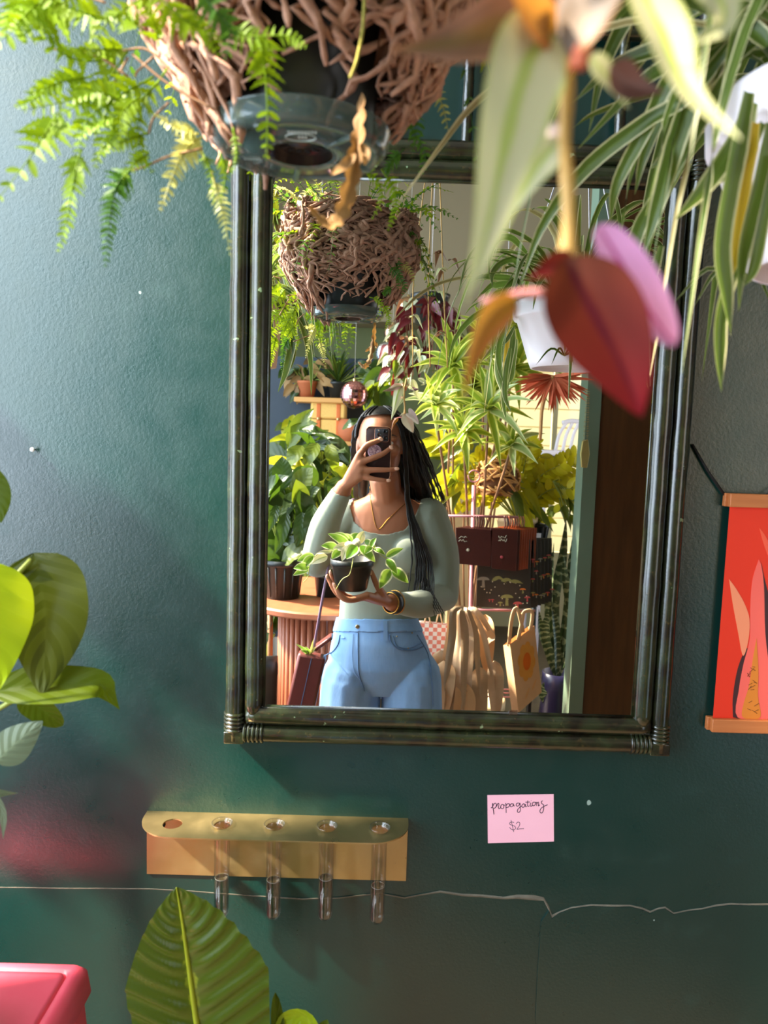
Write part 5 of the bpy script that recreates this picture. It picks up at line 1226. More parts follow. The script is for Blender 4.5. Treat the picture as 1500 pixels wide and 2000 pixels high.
def leafy(parent, c, box, n, l, w, mats, prof='ovate', face=BK, droop=.5, stem=True, root=None, jit=.9):
    """n single leaves with stalks in an ellipsoid about c, facing roughly the same way"""
    c = V(c); root = V(root) if root is not None else c - V((0, 0, box[2]))
    for k in range(n):
        a = r_.uniform(0, 2 * pi); q = sqrt(r_.random()); p = c + V((cos(a) * q * box[0], r_.uniform(-1, 1) * box[1], sin(a) * q * box[2]))
        d = (p - root); d.y *= .4; d = d.normalized(); d = (d + V((r_.uniform(-.6, .6), r_.uniform(-.3, .4), -droop * r_.uniform(.2, 1.3)))).normalized()
        L = l * r_.uniform(.7, 1.2); up_ = V(face) + V((r_.uniform(-jit, jit), 0, r_.uniform(-.3, jit)))
        MB().leaf([p - d * L * .5, p + V((0, 0, L * .06)), p + d * L * .5 - V((0, 0, L * .10))], w * r_.uniform(.8, 1.2), up_, prof, nv=8, nu=4, fold=r_.uniform(.1, .35), wave=.06).build('leaf', r_.choice(mats), parent)
        if stem: MB().tube(smooth_path([p - d * L * .5, p.lerp(root, .5) + V((0, 0, .02)), root], 6), .0022, 5).build('stalk', M_STEM_G, parent)
def rosette(parent, c, n, l, w, mats, axis=(0, .5, .8), el=(.0, 1.3), prof='lance'):
    c = V(c); ax = V(axis).normalized(); a1 = ax.orthogonal().normalized(); b1 = ax.cross(a1)
    for k in range(n):
        a = k * 2.4 + r_.uniform(-.3, .3); e = el[0] + (el[1] - el[0]) * (k / n) ** .8 + r_.uniform(-.1, .1); L = l * r_.uniform(.75, 1.15) * (.8 + .2 * cos(e))
        d = (a1 * cos(a) + b1 * sin(a)) * cos(e) + ax * sin(e)
        MB().leaf([c, c + d * L * .5 + ax * L * .05, c + d * L - V((0, 0, L * .14))], w * r_.uniform(.85, 1.15), ax + d * -.2, prof, nv=8, nu=4, fold=.3).build('leaf', r_.choice(mats), parent)

# --- shelf unit with a navy back, left
RS = 4.25
s0, s1 = mir(470, 700, RS), mir(724, 1010, RS)
sh = thing('wall_shelf', 'two tan wooden shelves on a dark navy panel, seen behind the woman in the mirror', 'shelf', V(((s0.x + s1.x) / 2, s0.y, 0)))
MB().box((s0.x, s0.y - .03, 0), (s1.x, s0.y - .004, s0.z + .02)).build('back_panel', M_NAVY, sh, smooth=False)
sz = []
for px0, px1, py in ((574, 724, 779), (553, 700, 862)):
    a, b = mir(px0, py, RS - .2), mir(px1, py, RS - .2); sz.append(a.z + .012); MB().box((a.x, s0.y, a.z - .014), (b.x, a.y, a.z + .012)).build('shelf_board', M_TAN, sh, smooth='auto', bevel=.003)
a, b = mir(609, 849, RS - .1), mir(676, 783, RS - .1)
tk = thing('wicker_trunk', 'small straw-coloured trunk with two orange straps on the lower tan shelf', 'trunk', V(((a.x + b.x) / 2, s0.y + .10, sz[1])))
zt2 = b.z - .012; zm = sz[1] + (zt2 - sz[1]) * .56
M_STRAW = plain('woven_straw', srgb(222, 176, 96), .75, var=.2, scale=160, bump=.6)
MB().box((a.x, s0.y + .02, sz[1]), (b.x, s0.y + .17, zm - .003)).build('trunk_body', M_STRAW, tk, smooth='auto', bevel=.008)
MB().box((a.x - .003, s0.y + .018, zm), (b.x + .003, s0.y + .173, zt2)).build('trunk_lid', M_STRAW, tk, smooth='auto', bevel=.012)
for f in (.22, .80):
    x = a.x + (b.x - a.x) * f; m_ = MB(); m_.box((x - .011, s0.y + .16, sz[1] + .01), (x + .011, s0.y + .1765, zt2 - .01)); m_.build('strap', plain('orange_leather', srgb(204, 104, 44), .5), tk, smooth='auto', bevel=.003)
    MB().ell((x, s0.y + .178, zm), (.009, .004, .009), 10, 6).build('buckle', M_BRASS, tk)
p = mir(660, 860, RS - .16); tp_ = thing('terracotta_pot', 'round terracotta pot beside the straw trunk on the lower shelf', 'pot', V((p.x + .07, p.y, sz[1])))
MB().lathe([(.0005, 0), (.045, 0), (.072, .04), (.076, .075), (.062, .115), (.05, .12), (.046, .115), (.045, .09), (.0005, .09)], 28, tp_.location).build('pot', M_TERRA, tp_)
q = thing('shelf_pothos', 'yellow-green pothos trailing over the lower tan shelf beside the straw trunk', 'plant', V((mir(575, 850, RS - .1).x, s0.y + .12, sz[1])))
pot(q, q.location, .035, .05, .08, M_BEIGEP); leafy(q, mir(578, 835, RS - .12), (.10, .04, .07), 26, .075, .024, [L_GY, L_GY, L_G2], droop=.7, root=V(q.location) + V((0, 0, .07)))
q = thing('shelf_dry_plant', 'plant of hanging brown and olive leaves on the upper tan shelf', 'plant', V((mir(600, 775, RS - .1).x, s0.y + .12, sz[0])))
pot(q, q.location, .04, .055, .09, M_TERRA); leafy(q, mir(600, 735, RS - .12), (.14, .05, .12), 46, .085, .022, [L_BROWN, L_BROWN, L_G1], droop=1.0, root=V(q.location) + V((0, 0, .08)))
q = thing('shelf_grass_plant', 'dark grassy plant behind the pink mirror ball on the upper shelf', 'plant', V((mir(660, 775, RS - .1).x, s0.y + .12, sz[0])))
pot(q, q.location, .04, .055, .09, M_POTK); rosette(q, V(q.location) + V((0, 0, .09)), 30, .26, .008, [L_G1, L_G2], (0, .3, 1), (.4, 1.4), 'strap')
leafy(q, mir(725, 745, RS - .15), (.10, .04, .09), 22, .12, .035, [L_G1, L_G2], droop=.6, root=V(q.location) + V((0, 0, .08)))

# --- mirror balls on threads
def ball(px, py, rpx, R, c, lab):
    p = mir(px, py, R); r = pxr(rpx, R); o = thing('mirror_ball', lab, 'mirror ball', p, 'hanging mirror balls')
    mb = MB(); nv = 15
    for i in range(nv):
        t0, t1 = pi * i / nv, pi * (i + .9) / nv; m = max(4, int(30 * sin((t0 + t1) / 2)))
        for k in range(m):
            a0, a1 = 2 * pi * k / m, 2 * pi * (k + .9) / m
            P = lambda t_, a_: p + V((sin(t_) * cos(a_), sin(t_) * sin(a_), cos(t_))) * r
            mb.add([P(t0, a0), P(t1, a0), P(t1, a1), P(t0, a1)], [(0, 1, 2, 3)])
    f = mb.build('facets', plain('ball_' + str(px), c, .12, 1.0, var=.1), o, smooth=False); f['kind'] = 'stuff'
    MB().ell(p, (r * .985,) * 3, 24, 16).build('core', plain('ball_grout' + str(px), tuple(x * .3 for x in c), .5), o)
    MB().lathe([(.0005, r + .008), (.006, r + .008), (.008, r - .004)], 12, p).build('cap', M_BRASS, o)
    MB().tube([p + V((0, 0, r)), V((p.x, p.y, ZC))], .0008, 5).build('thread', plain('pale_thread', (.5, .48, .42), .7), o)
ball(692, 771, 27, 3.3, srgb(232, 160, 160), 'pink mirror ball hanging before the tan shelf')
ball(756, 690, 22, 3.2, srgb(226, 232, 240), 'silver mirror ball hanging under the fern reflection')
ball(797, 602, 22, 3.5, srgb(226, 180, 140), 'peach mirror ball hanging highest, beside the dark-red foliage')
ball(767, 651, 17, 3.4, srgb(240, 190, 150), 'small apricot mirror ball between the silver and the peach ones')

# --- cream hanging pot with spider plant at the left edge of the mirror
c = mir(482, 716, 2.0)
q = thing('cream_pot_spider_plant', 'striped spider plant in a cream hanging pot behind the woman, at the mirror frame', 'plant', c)
pot(q, c, .078, .097, .185, plain('cream_pot', srgb(216, 186, 168), .45, var=.03), name='pot')
for k in range(3):
    a = 2 * pi * k / 3; MB().tube([c + V((.095 * cos(a), .095 * sin(a), .18)), c + V((0, 0, .55))], .0012, 5).build('hanger_wire', M_POTW, q)
MB().tube([c + V((0, 0, .55)), V((c.x, c.y, ZC))], .0012, 5).build('hanger_wire', M_POTW, q)
for pts, w in (([(490, 590), (545, 580), (572, 640), (560, 720), (543, 766)], 9), ([(490, 580), (560, 570), (590, 630), (606, 700), (608, 772)], 7), ([(490, 590), (540, 590), (566, 640), (574, 690), (568, 722)], 6), ([(480, 590), (522, 600), (530, 680), (523, 740)], 6), ([(490, 580), (550, 560), (600, 600), (640, 640)], 5), ([(490, 590), (555, 585), (600, 640), (612, 690)], 6)):
    strap([mir(x, y, 2.0 - .06) for x, y in pts], pxr(w, 2), L_SPIDER, q, up=BK)
for k in range(46):
    a = r_.uniform(0, 2 * pi); d = V((cos(a), sin(a), 0)); l = r_.uniform(.12, .24); p = c + V((0, 0, .17)) + d * .03; hg = r_.uniform(.04, .16)
    strap([p, p + d * l * .3 + V((0, 0, hg)), p + d * l * .8 + V((0, 0, hg * .8)), p + d * l - V((0, 0, r_.uniform(0, .16)))], r_.uniform(.004, .008), L_SPIDER, q, up=(0, 0, 1), nv=12)
q = thing('maidenhair_fern', 'fresh green fern hanging below the dark fern pot reflection', 'plant', mir(620, 640, 2.9))
for k in range(20):
    p = mir(r_.uniform(540, 690), r_.uniform(600, 650), 2.9); e = p + V((r_.uniform(-.03, .05), r_.uniform(-.02, .04), -r_.uniform(.05, .15)))
    frond([V(q.location) + V((0, 0, .03)), p, e], .026, 9, r_.choice([L_FERN, L_FERN, L_FERN_DARK]), q, up=BK, lob=3, seed=300 + k)
pot(q, V(q.location) + V((0, -.08, .0)), .04, .055, .09, M_POTK)
MB().tube([V(q.location) + V((0, -.08, .09)), V((q.location.x, q.location.y - .08, ZC))], .001, 5).build('hanger_wire', M_POTW, q)
q = thing('olive_trailing_plant', 'olive trailing foliage hanging along the mirror frame above the cream pot', 'plant', mir(530, 470, 2.5))
leafy(q, mir(530, 500, 2.5), (.05, .05, .20), 60, .045, .012, [L_G2, L_GY, L_BROWN], droop=1.0, root=mir(515, 380, 2.5)); pot(q, mir(505, 390, 2.5), .04, .055, .09, M_POTK); MB().tube([mir(505, 380, 2.5), mir(505, 60, 2.5)], .001, 5).build('hanger_wire', M_POTW, q)

# --- round fluted table and what stands on it
RT = 3.0
c = mir(640, 1158, RT); TZ = c.z
tb = thing('fluted_table', 'round reddish wooden table on a fluted drum base at the left of the mirror', 'table', V((c.x, c.y, 0)))
t = NT('red_brown_wood'); nz = t.noise(t.coord('Object', (3, 3, .6)), 12, 5); t.base(t.mix(nz, srgb(146, 80, 52), srgb(178, 104, 70)), .4, 0, .45); t.bump(nz, .1, .001); M_TBL = t.m
MB().lathe([(.0005, TZ - .03), (.345, TZ - .03), (.36, TZ - .022), (.36, TZ - .006), (.352, TZ), (.0005, TZ)], 72, (c.x, c.y, 0)).build('tabletop', M_TBL, tb, smooth='auto')
MB().lathe([(.0005, 0), (.186, 0), (.186, TZ - .03), (.0005, TZ - .03)], 48, (c.x, c.y, 0)).build('drum', M_TBL, tb, smooth='auto')
for k in range(44):
    a = 2 * pi * k / 44; MB().tube([V((c.x + .189 * cos(a), c.y + .189 * sin(a), .02)), V((c.x + .189 * cos(a), c.y + .189 * sin(a), TZ - .031))], .0112, 8).build('flute', M_TBL, tb)
p = mir(552, 1148, 2.9); q = thing('rubber_plant', 'rubber plant with dark oval leaves in a ribbed nursery pot on the fluted table', 'plant', V((p.x, p.y, TZ)))
ribpot(q, q.location, .065, .082, .155)
leafy(q, mir(565, 1010, 2.9), (.13, .10, .20), 44, .17, .042, [L_G1, L_G1, L_G1, L_G2], droop=.5, root=V(q.location) + V((0, 0, .14)))
for b, e, w in (((560, 1000), (537, 1082), 13), ((590, 1000), (578, 1070), 14), ((540, 985), (524, 1040), 9), ((612, 985), (595, 1060), 14)):
    MB().leaf([mir(*b, 2.82), mir((b[0] + e[0]) / 2 + 2, (b[1] + e[1]) / 2, 2.78), mir(*e, 2.8)], pxr(w, 2.8), BK, 'ovate', nv=10, nu=6, fold=.2).build('leaf', L_G1, q)
p = mir(640, 1142, 2.95); q = thing('small_black_pot_plant', 'small leafy plant in a black pot on the fluted table behind the hoya', 'plant', V((p.x, p.y, TZ))); pot(q, q.location, .045, .055, .09, M_POTK); leafy(q, V(q.location) + V((0, 0, .14)), (.06, .05, .05), 16, .06, .018, [L_G2], root=V(q.location) + V((0, 0, .08)))
q = thing('floor_nursery_plant', 'woody plant in a black floor pot beside the fluted drum base', 'plant', V((mir(528, 1330, 3.1).x - .02, mir(528, 1330, 3.1).y, 0)))
pot(q, q.location, .12, .15, mir(528, 1262, 3.1).z, M_POTK); MB().tube([V(q.location) + V((.02, 0, .3)), mir(528, 1172, 3.1)], .012, 8).build('trunk', M_STEM_B, q)
leafy(q, mir(516, 1215, 3.1), (.04, .08, .06), 14, .09, .025, [L_G1], root=V(q.location) + V((0, 0, .45)))
# big leaved plants filling the corner behind the table
p = mir(600, 1180, 3.5); q = thing('monstera', 'large dark monstera with many overlapping leaves behind the fluted table', 'plant', V((p.x, p.y, 0)))
pot(q, q.location, .14, .18, .32, M_POTK); leafy(q, mir(600, 940, 3.45), (.22, .16, .26), 60, .20, .042, [L_G1, L_G2, L_G1, L_G1], droop=.7, root=V(q.location) + V((0, 0, .32))); leafy(q, mir(600, 930, 3.3), (.20, .10, .22), 46, .24, .024, [L_G1, L_G1, L_G2, L_GY], 'lance', droop=1.0, root=mir(600, 930, 3.5))
for b, e, w, m_ in (((590, 870), (556, 918), 16, L_G2), ((620, 865), (590, 920), 15, L_G2), ((640, 868), (660, 930), 13, L_G2), ((668, 838), (706, 818), 9, L_G1), ((590, 838), (640, 846), 9, L_G1), ((650, 905), (690, 940), 12, L_GY), ((545, 960), (600, 980), 14, L_G1), ((660, 930), (645, 985), 14, L_G1), ((560, 905), (602, 918), 12, L_GY)):
    MB().leaf([mir(*b, 3.15), mir((b[0] + e[0]) / 2, (b[1] + e[1]) / 2 - 3, 3.1), mir(*e, 3.15)], pxr(w, 3.1), BK + V((0, 0, .5)), 'ovate', nv=10, nu=6, fold=.2).build('leaf', m_, q)

# --- dark red and song-of-india foliage, centre
p = mir(840, 640, 3.1); q = thing('burgundy_inch_plant', 'burgundy and silver trailing foliage hanging above the woman', 'plant', p)
pot(q, p + V((0, -.05, .02)), .06, .08, .12, M_POTK); MB().tube([p + V((0, -.05, .14)), V((p.x, p.y - .05, ZC))], .001, 5).build('hanger_wire', M_POTW, q)
leafy(q, mir(835, 660, 3.05), (.16, .10, .15), 110, .075, .018, [L_PURP, L_PURP, L_PURP, L_SILV], prof='lance', droop=.7, root=p + V((0, 0, .08)), stem=False)
leafy(q, mir(775, 700, 3.05), (.07, .06, .13), 40, .07, .017, [L_PURP, L_SILV, L_SILV, L_G2], prof='lance', droop=.8, root=p, stem=False)
leafy(q, mir(745, 760, 3.4), (.08, .08, .09), 30, .11, .032, [L_G1, L_G2, L_G2], droop=.6, root=p, stem=False)
for k in range(14):
    x = r_.uniform(760, 900); MB().tube(smooth_path([p + V((0, 0, .08)), mir(x, 610, 3.05), mir(x + r_.uniform(-12, 12), r_.uniform(700, 760), 3.02)], 10), .0016, 5).build('vine', M_STEM_B, q)
p = mir(930, 980, 3.35); q = thing('song_of_india', 'song-of-india shrub with rosettes of lime leaves edged yellow, right of the woman', 'plant', V((p.x, p.y, 0)))
pot(q, q.location, .14, .17, .30, M_BEIGEP); rt0 = V(q.location) + V((0, 0, .30))
for px, py, R, n, l, m_ in ((885, 715, 2.75, 26, 105, [L_SONG]), (848, 790, 2.7, 24, 80, [L_SONG, L_SONGP]), (955, 800, 2.62, 26, 115, [L_SONG, L_SONGP]), (1000, 720, 2.75, 24, 105, [L_SONG]), (905, 845, 2.65, 22, 80, [L_SONG]), (945, 655, 2.85, 22, 95, [L_SONG]), (975, 765, 2.8, 20, 100, [L_SONG]), (1010, 640, 2.9, 18, 85, [L_SONG]), (880, 790, 2.85, 18, 80, [L_SONGP, L_SONG]), (1000, 870, 2.7, 20, 80, [L_SONGP, L_SONG]), (920, 760, 2.9, 18, 95, [L_SONG, L_G2])):
    c = mir(px, py, R); rosette(q, c, int(n * .8), pxr(l, R), pxr(9.5, R), m_, (r_.uniform(-.5, .3), .7, .6), (-.35, 1.25))
    MB().tube(smooth_path([c, c.lerp(rt0, .5) + V((r_.uniform(-.05, .05), -.1, .05)), rt0], 10), .005, 6).build('stem', M_STEM_B, q)
# --- golden ZZ plant and root basket
p = mir(1010, 1000, 3.1); q = thing('zz_plant', 'sunlit golden zz plant with fans of oval leaflets beside the painted post', 'plant', p - V((0, 0, .16)))
pot(q, q.location, .06, .085, .14, M_BEIGEP)
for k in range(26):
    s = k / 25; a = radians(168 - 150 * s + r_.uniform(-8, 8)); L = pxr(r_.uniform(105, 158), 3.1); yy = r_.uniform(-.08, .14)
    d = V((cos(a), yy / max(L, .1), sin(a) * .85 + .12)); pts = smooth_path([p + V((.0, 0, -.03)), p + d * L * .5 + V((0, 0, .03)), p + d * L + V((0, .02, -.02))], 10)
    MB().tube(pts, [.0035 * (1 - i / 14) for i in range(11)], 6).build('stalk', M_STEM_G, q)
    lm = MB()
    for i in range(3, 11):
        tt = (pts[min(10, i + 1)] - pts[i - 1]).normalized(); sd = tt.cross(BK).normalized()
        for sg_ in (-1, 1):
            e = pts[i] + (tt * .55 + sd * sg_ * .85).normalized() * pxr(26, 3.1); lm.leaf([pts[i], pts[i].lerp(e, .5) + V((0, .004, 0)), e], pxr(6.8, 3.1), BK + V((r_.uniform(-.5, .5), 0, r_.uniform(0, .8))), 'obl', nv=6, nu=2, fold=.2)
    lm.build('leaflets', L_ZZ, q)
p = mir(972, 935, 2.95); q = thing('root_ball_fern', 'sunlit ball of tangled tan roots in front of the golden zz plant', 'plant', p)
o = MB()
for k in range(150):
    a, b = r_.uniform(0, 2 * pi), r_.uniform(-.9, 1.2); d = V((cos(a) * cos(b), sin(a) * cos(b), sin(b))); c1 = p + V((d.x * .085, d.y * .08, d.z * .075))
    tg = V((-sin(a), cos(a), r_.uniform(-1, 1))) * .025; o.tube(smooth_path([c1 - tg, c1 + d * .006, c1 + tg], 6), r_.uniform(.003, .006), 5)
oo = o.build('root_mass', plain('tan_roots', srgb(206, 150, 84), .8, var=.4, scale=100, bump=.5), q); oo['kind'] = 'stuff'
MB().ell(p, (.08, .075, .07), 18, 12).build('fibre_core', plain('tan_core', srgb(110, 70, 36), .9), q)
MB().tube([p + V((0, 0, .06)), V((p.x, p.y, ZC))], .001, 5).build('hanger_wire', M_POTW, q)
leafy(q, mir(880, 930, 3.0), (.06, .05, .10), 16, .14, .024, [L_GY, L_GY, L_G2], prof='lance', droop=.9, root=p)
leafy(q, mir(1030, 1000, 2.95), (.07, .05, .08), 14, .13, .022, [L_GY, L_GY, L_G2], prof='lance', droop=.8, root=p)
leafy(q, mir(1115, 985, 3.0), (.04, .04, .08), 20, .07, .014, [L_G2, L_GY], prof='lance', droop=.8, root=mir(1080, 940, 3.0))
p = mir(903, 1010, 3.75); q = thing('beige_planter', 'beige rectangular planter with yellow-green leaves behind the card rack', 'planter', V((p.x, p.y, 0)))
MB().box((p.x - .07, p.y - .07, 0), (p.x + .07, p.y + .07, mir(903, 893, 3.75).z)).build('planter_box', M_BEIGEP, q, smooth='auto', bevel=.008); MB().box((p.x - .078, p.y - .078, mir(903, 903, 3.75).z), (p.x + .078, p.y + .078, mir(903, 892, 3.75).z)).build('rim', M_BEIGEP, q, smooth='auto', bevel=.006)
leafy(q, mir(880, 870, 3.7), (.12, .06, .08), 24, .17, .03, [L_GY, L_GY, L_G2], prof='lance', droop=.4, root=mir(903, 900, 3.75))
# --- coral fan, gold plaque
p = mir(1080, 735, 2.5); q = thing('coral_air_plant', 'coral-coloured spiky hanging plant under the white pot reflection', 'plant', p)
for k in range(64):
    a = radians(r_.uniform(170, 372)); L = pxr(r_.uniform(40, 82), 2.5); d = V((cos(a), r_.uniform(-.3, .5), sin(a) * .9)); MB().leaf([p, p + d * L * .5, p + d * L], pxr(3.4, 2.5), BK + V((r_.uniform(-.6, .6), 0, 0)), 'strap', nv=4, nu=2, fold=.4).build('leaf', L_CORAL, q)
MB().tube(smooth_path([p, mir(1060, 790, 2.5), mir(1055, 860, 2.5)], 8), [.008, .007, .007, .007, .007, .006, .006, .006, .005], 7).build('stalk', plain('tan_stalk', srgb(226, 170, 106), .6), q)
MB().tube([p, V((p.x, p.y, ZC))], .001, 5).build('hanger_wire', M_POTW, q)
a = mir(1143, 888, 2.62); q = thing('gold_plaque', 'long hexagonal gold plaque on a chain against the grey-green painted edge', 'plaque', a)
hx = [mir(x, y, 2.62) for x, y in ((1138, 862), (1149, 858), (1152, 888), (1147, 914), (1136, 913), (1134, 886))]
MB().prism(hx, (0, -.012, 0)).build('plaque', plain('pale_gold', srgb(206, 190, 120), .35, .6), q, smooth='auto', bevel=.002)
for x0, x1 in ((1140, 1147), (1147, 1150)):
    A, Bq = mir(x0, 860, 2.62), mir(x1, 760, 2.62); n = 22
    for k in range(n):
        c = A.lerp(Bq, k / n); m_ = MB(); m_.tube([c + V((.0026 * cos(w), (.0026 * sin(w)) if k % 2 else 0, (0 if k % 2 else .0026 * sin(w)))) for w in [2 * pi * i / 8 for i in range(9)]], .0008, 5, caps=False); m_.build('chain_link', M_BRASS, q)
MB().tube([mir(1147, 760, 2.62), V((mir(1147, 760, 2.62).x + .01, a.y - .06, mir(1147, 760, 2.62).z))], .002, 6).build('hook', M_BRASS, q)

# --- card rack with hanging pouches and bags
RC = 2.85
M_ROSE = plain('dusty_rose_metal', srgb(176, 112, 118), .4)
p = mir(926, 1200, RC); rk2 = thing('display_rack', 'dusty rose metal display rack with hook bars, right of the woman', 'display rack', V((p.x, p.y, 0)))
MB().tube([V((p.x, p.y, .02)), mir(926, 948, RC)], .0085, 12).build('pole', M_ROSE, rk2)
MB().tube([mir(926, 930, RC) + V((.022 * cos(w), 0, .022 * sin(w))) for w in [2 * pi * i / 20 for i in range(21)]], .003, 6, caps=False).build('ring_finial', M_ROSE, rk2)
MB().lathe([(.0005, .0), (.19, .0), (.19, .012), (.02, .02), (.0005, .02)], 36, (p.x, p.y, 0)).build('foot', M_ROSE, rk2)
for py, x0, x1 in ((1007, 850, 1012), (1190, 880, 1045)):
    MB().tube([mir(x0, py, RC - .02), mir(x1, py + 3, RC - .02)], .005, 8).build('hook_bar', M_ROSE, rk2)
for py in (1345, 1352, 1360): MB().tube([mir(945, py, RC), mir(1000, py + 2, RC)], .003, 6).build('wire_shelf', M_ROSE, rk2)
M_POUCH = [plain('maroon_pouch', srgb(74, 34, 28), .35, var=.2), plain('lit_maroon_pouch', srgb(150, 70, 36), .35, var=.2)]  # second colour puts the orange light on the fan's edges into the maroon
def card_(pts, th, mat, name, label, cat, group, hook=None):
    c = sum(pts, V((0, 0, 0))) / 4; o = thing(name, label, cat, c, group)
    MB().prism(pts, (0, -th, 0)).build('sheet', mat, o, smooth='auto', bevel=.0008)
    if hook is not None: MB().tube(smooth_path([pts[0].lerp(pts[1], .5), pts[0].lerp(pts[1], .5).lerp(hook, .5) + V((.004, .004, 0)), hook], 8), .0022, 6).build('hang_loop', mat, o)
    return o
M_LOGO = plain('cream_print', srgb(206, 196, 170), .6); M_LOGO2 = plain('rose_print', srgb(196, 80, 84), .6)
def squig(o, px, py, R, w, mat, n=3, seed=0):
    rr = random.Random(seed); mb = MB()
    for j in range(n):
        pts = [mir(px + w * (i / 9 - .5), py + j * 6 + rr.uniform(-3, 3), R) for i in range(10)]; mb.tube(smooth_path(pts, 24), .0011, 5)
    mb.build('printed_squiggle', mat, o)
for st_, (x0, y0, x1, y1, n) in enumerate(((890, 1030, 962, 1107, 6), (958, 1031, 1012, 1116, 9))):
    for k in range(n):
        dx, R = k * 4.6, RC - .05 + k * .012
        pts = [mir(x0 + dx, y0 - k * .6, R), mir(x1 + dx, y0 + 5 - k * .6, R), mir(x1 + dx - 4, y1 - k, R), mir(x0 + dx + 2, y1 - 6 - k, R)]
        h = mir((x0 + x1) / 2 + dx, 1008, R)
        lab = ('dark maroon pouch on the upper rack bar beside the sleeve' if st_ == 0 else 'dark maroon pouch on the upper rack bar, right-hand fan')
        o = card_(pts, .004, M_POUCH[0] if k == 0 or k < 2 else M_POUCH[st_ if st_ else 0], 'hanging_pouch', lab, 'pouch', 'pouches in the left fan' if st_ == 0 else 'pouches in the right fan', h)
        if k == 0: squig(o, x0 + 14 if st_ == 0 else x0 + 24, 1049, R - .002, 16, M_LOGO, 2, st_); MB().ell(mir(x0 + 22 if st_ else x0 + 24, 1074 if st_ == 0 else 1088, R - .002), (.006, .001, .006), 10, 6).build('printed_dot', M_LOGO2 if st_ else M_LOGO, o)
M_FOREST = plain('dark_forest_print', srgb(48, 44, 40), .5, var=.3)
def mush(o, px, py, R, s, cap, stalk):
    c = [mir(px + s * (.5 * cos(w)), py - s * .28 * max(0, sin(w)) if True else 0, R) for w in [pi * i / 10 for i in range(11)]]
    MB().prism(c, (0, .0004, 0)).build('mushroom_cap', cap, o, smooth=False)
    MB().prism([mir(px - s * .09, py, R), mir(px + s * .09, py, R), mir(px + s * .13, py + s * .6, R), mir(px - s * .13, py + s * .6, R)], (0, .0004, 0)).build('mushroom_stalk', stalk, o, smooth=False)
CP = [plain('mush_olive', srgb(140, 140, 84), .6), plain('mush_orange', srgb(214, 120, 46), .6), plain('mush_rose', srgb(190, 84, 84), .6), plain('mush_grey', srgb(150, 148, 138), .6)]
for k in range(7):
    dx, R = k * 7.0, RC + .02 + k * .014
    pts = [mir(934 + dx, 1052 + (k * -.5), R), mir(1036 + dx, 1054 - k * .5, R), mir(1036 + dx, 1190 - k * 2.4, R), mir(930 + dx, 1185 - k * 2, R)]
    o = card_(pts, .004, M_FOREST, 'mushroom_print_bag', 'dark bag printed with mushrooms, on the rack below the maroon pouches', 'bag', 'mushroom print bags', mir(985 + dx, 1008, R))
    if k == 0:
        for x, y, s, a, b in ((944, 1133, 24, 3, 3), (990, 1168, 25, 0, 0), (1021, 1152, 12, 1, 0), (1011, 1180, 18, 2, 2), (977, 1178, 10, 0, 0), (962, 1172, 7, 2, 2), (1030, 1168, 12, 2, 2), (956, 1172, 6, 2, 2)): mush(o, x, y, R - .0015, s, CP[a], CP[b])
        for i in range(26): MB().ell(mir(r_.uniform(938, 1032), r_.uniform(1130, 1184), R - .0012), (.0025, .0008, .0025), 8, 5).build('printed_dot', M_LOGO, o)
        for i in range(3): MB().leaf([mir(960 + 18 * i, 1135, R - .002), mir(975 + 18 * i, 1128 + 4 * i, R - .002), mir(990 + 16 * i, 1140, R - .002)], .008, BK, 'lance', nv=6, nu=2, fold=0).build('printed_leaf', CP[0], o)
    else:
        for i in range(3): mush(o, 1038 + dx - 3 + r_.uniform(-2, 2), 1090 + 34 * i + r_.uniform(-8, 8), R - .0015, 9, CP[r_.randrange(4)], CP[r_.randrange(4)])

# --- canvas totes bunched by their handles
M_CANV = plain('natural_canvas', srgb(206, 178, 146), .85, var=.12, scale=40, bump=.25)
M_PEACH = plain('peach_canvas', srgb(236, 190, 142), .8, var=.06, scale=40, bump=.2)
hk = mir(905, 1186, RC - .12)
for k, (x0, x1, xb, yb, R, w) in enumerate(((900, 884, 868, 1350, 2.60, 11), (902, 892, 884, 1375, 2.62, 10), (905, 900, 893, 1390, 2.64, 11), (906, 908, 905, 1392, 2.62, 11), (908, 918, 916, 1388, 2.66, 10), (904, 880, 862, 1330, 2.66, 12), (907, 895, 878, 1392, 2.68, 13), (912, 930, 938, 1362, 2.66, 9), (915, 945, 968, 1350, 2.68, 8), (918, 962, 950, 1260, 2.70, 8), (910, 912, 900, 1395, 2.70, 14), (903, 888, 872, 1392, 2.72, 14))):
    o = thing('canvas_tote', 'natural canvas tote drooping by its handles from the lower rack bar', 'tote bag', mir(xb, yb, R), 'drooping canvas totes')
    MB().leaf([mir(x0, 1186, R), mir((x0 + x1) / 2 - 6, 1196, R - .02), mir(x1, 1240, R), mir((x1 + xb) / 2, (1240 + yb) / 2, R - .01), mir(xb, yb, R)], pxr(w * .75, R), BK + V((r_.uniform(-.9, .9), 0, .1)), 'obl', nv=18, nu=4, fold=r_.uniform(-.3, .5), wave=.12).build('handle', M_CANV, o)
    MB().leaf([mir(xb - 2, yb - 60, R + .02), mir(xb, yb - 20, R), mir(xb + r_.uniform(-10, 16), yb + 60, R + .02)], pxr(w * 2.1, R), BK + V((r_.uniform(-.6, .6), 0, .2)), 'obl', nv=12, nu=6, fold=r_.uniform(-.3, .4), wave=.2).build('bag_body', M_CANV if k % 3 else M_PEACH, o)
o = thing('flower_tote', 'peach tote bag printed with a big orange flower, hanging on the lower rack bar', 'tote bag', mir(1030, 1380, 2.68))
qd = [(996, 1258), (1044, 1222), (1058, 1352), (1013, 1392)]
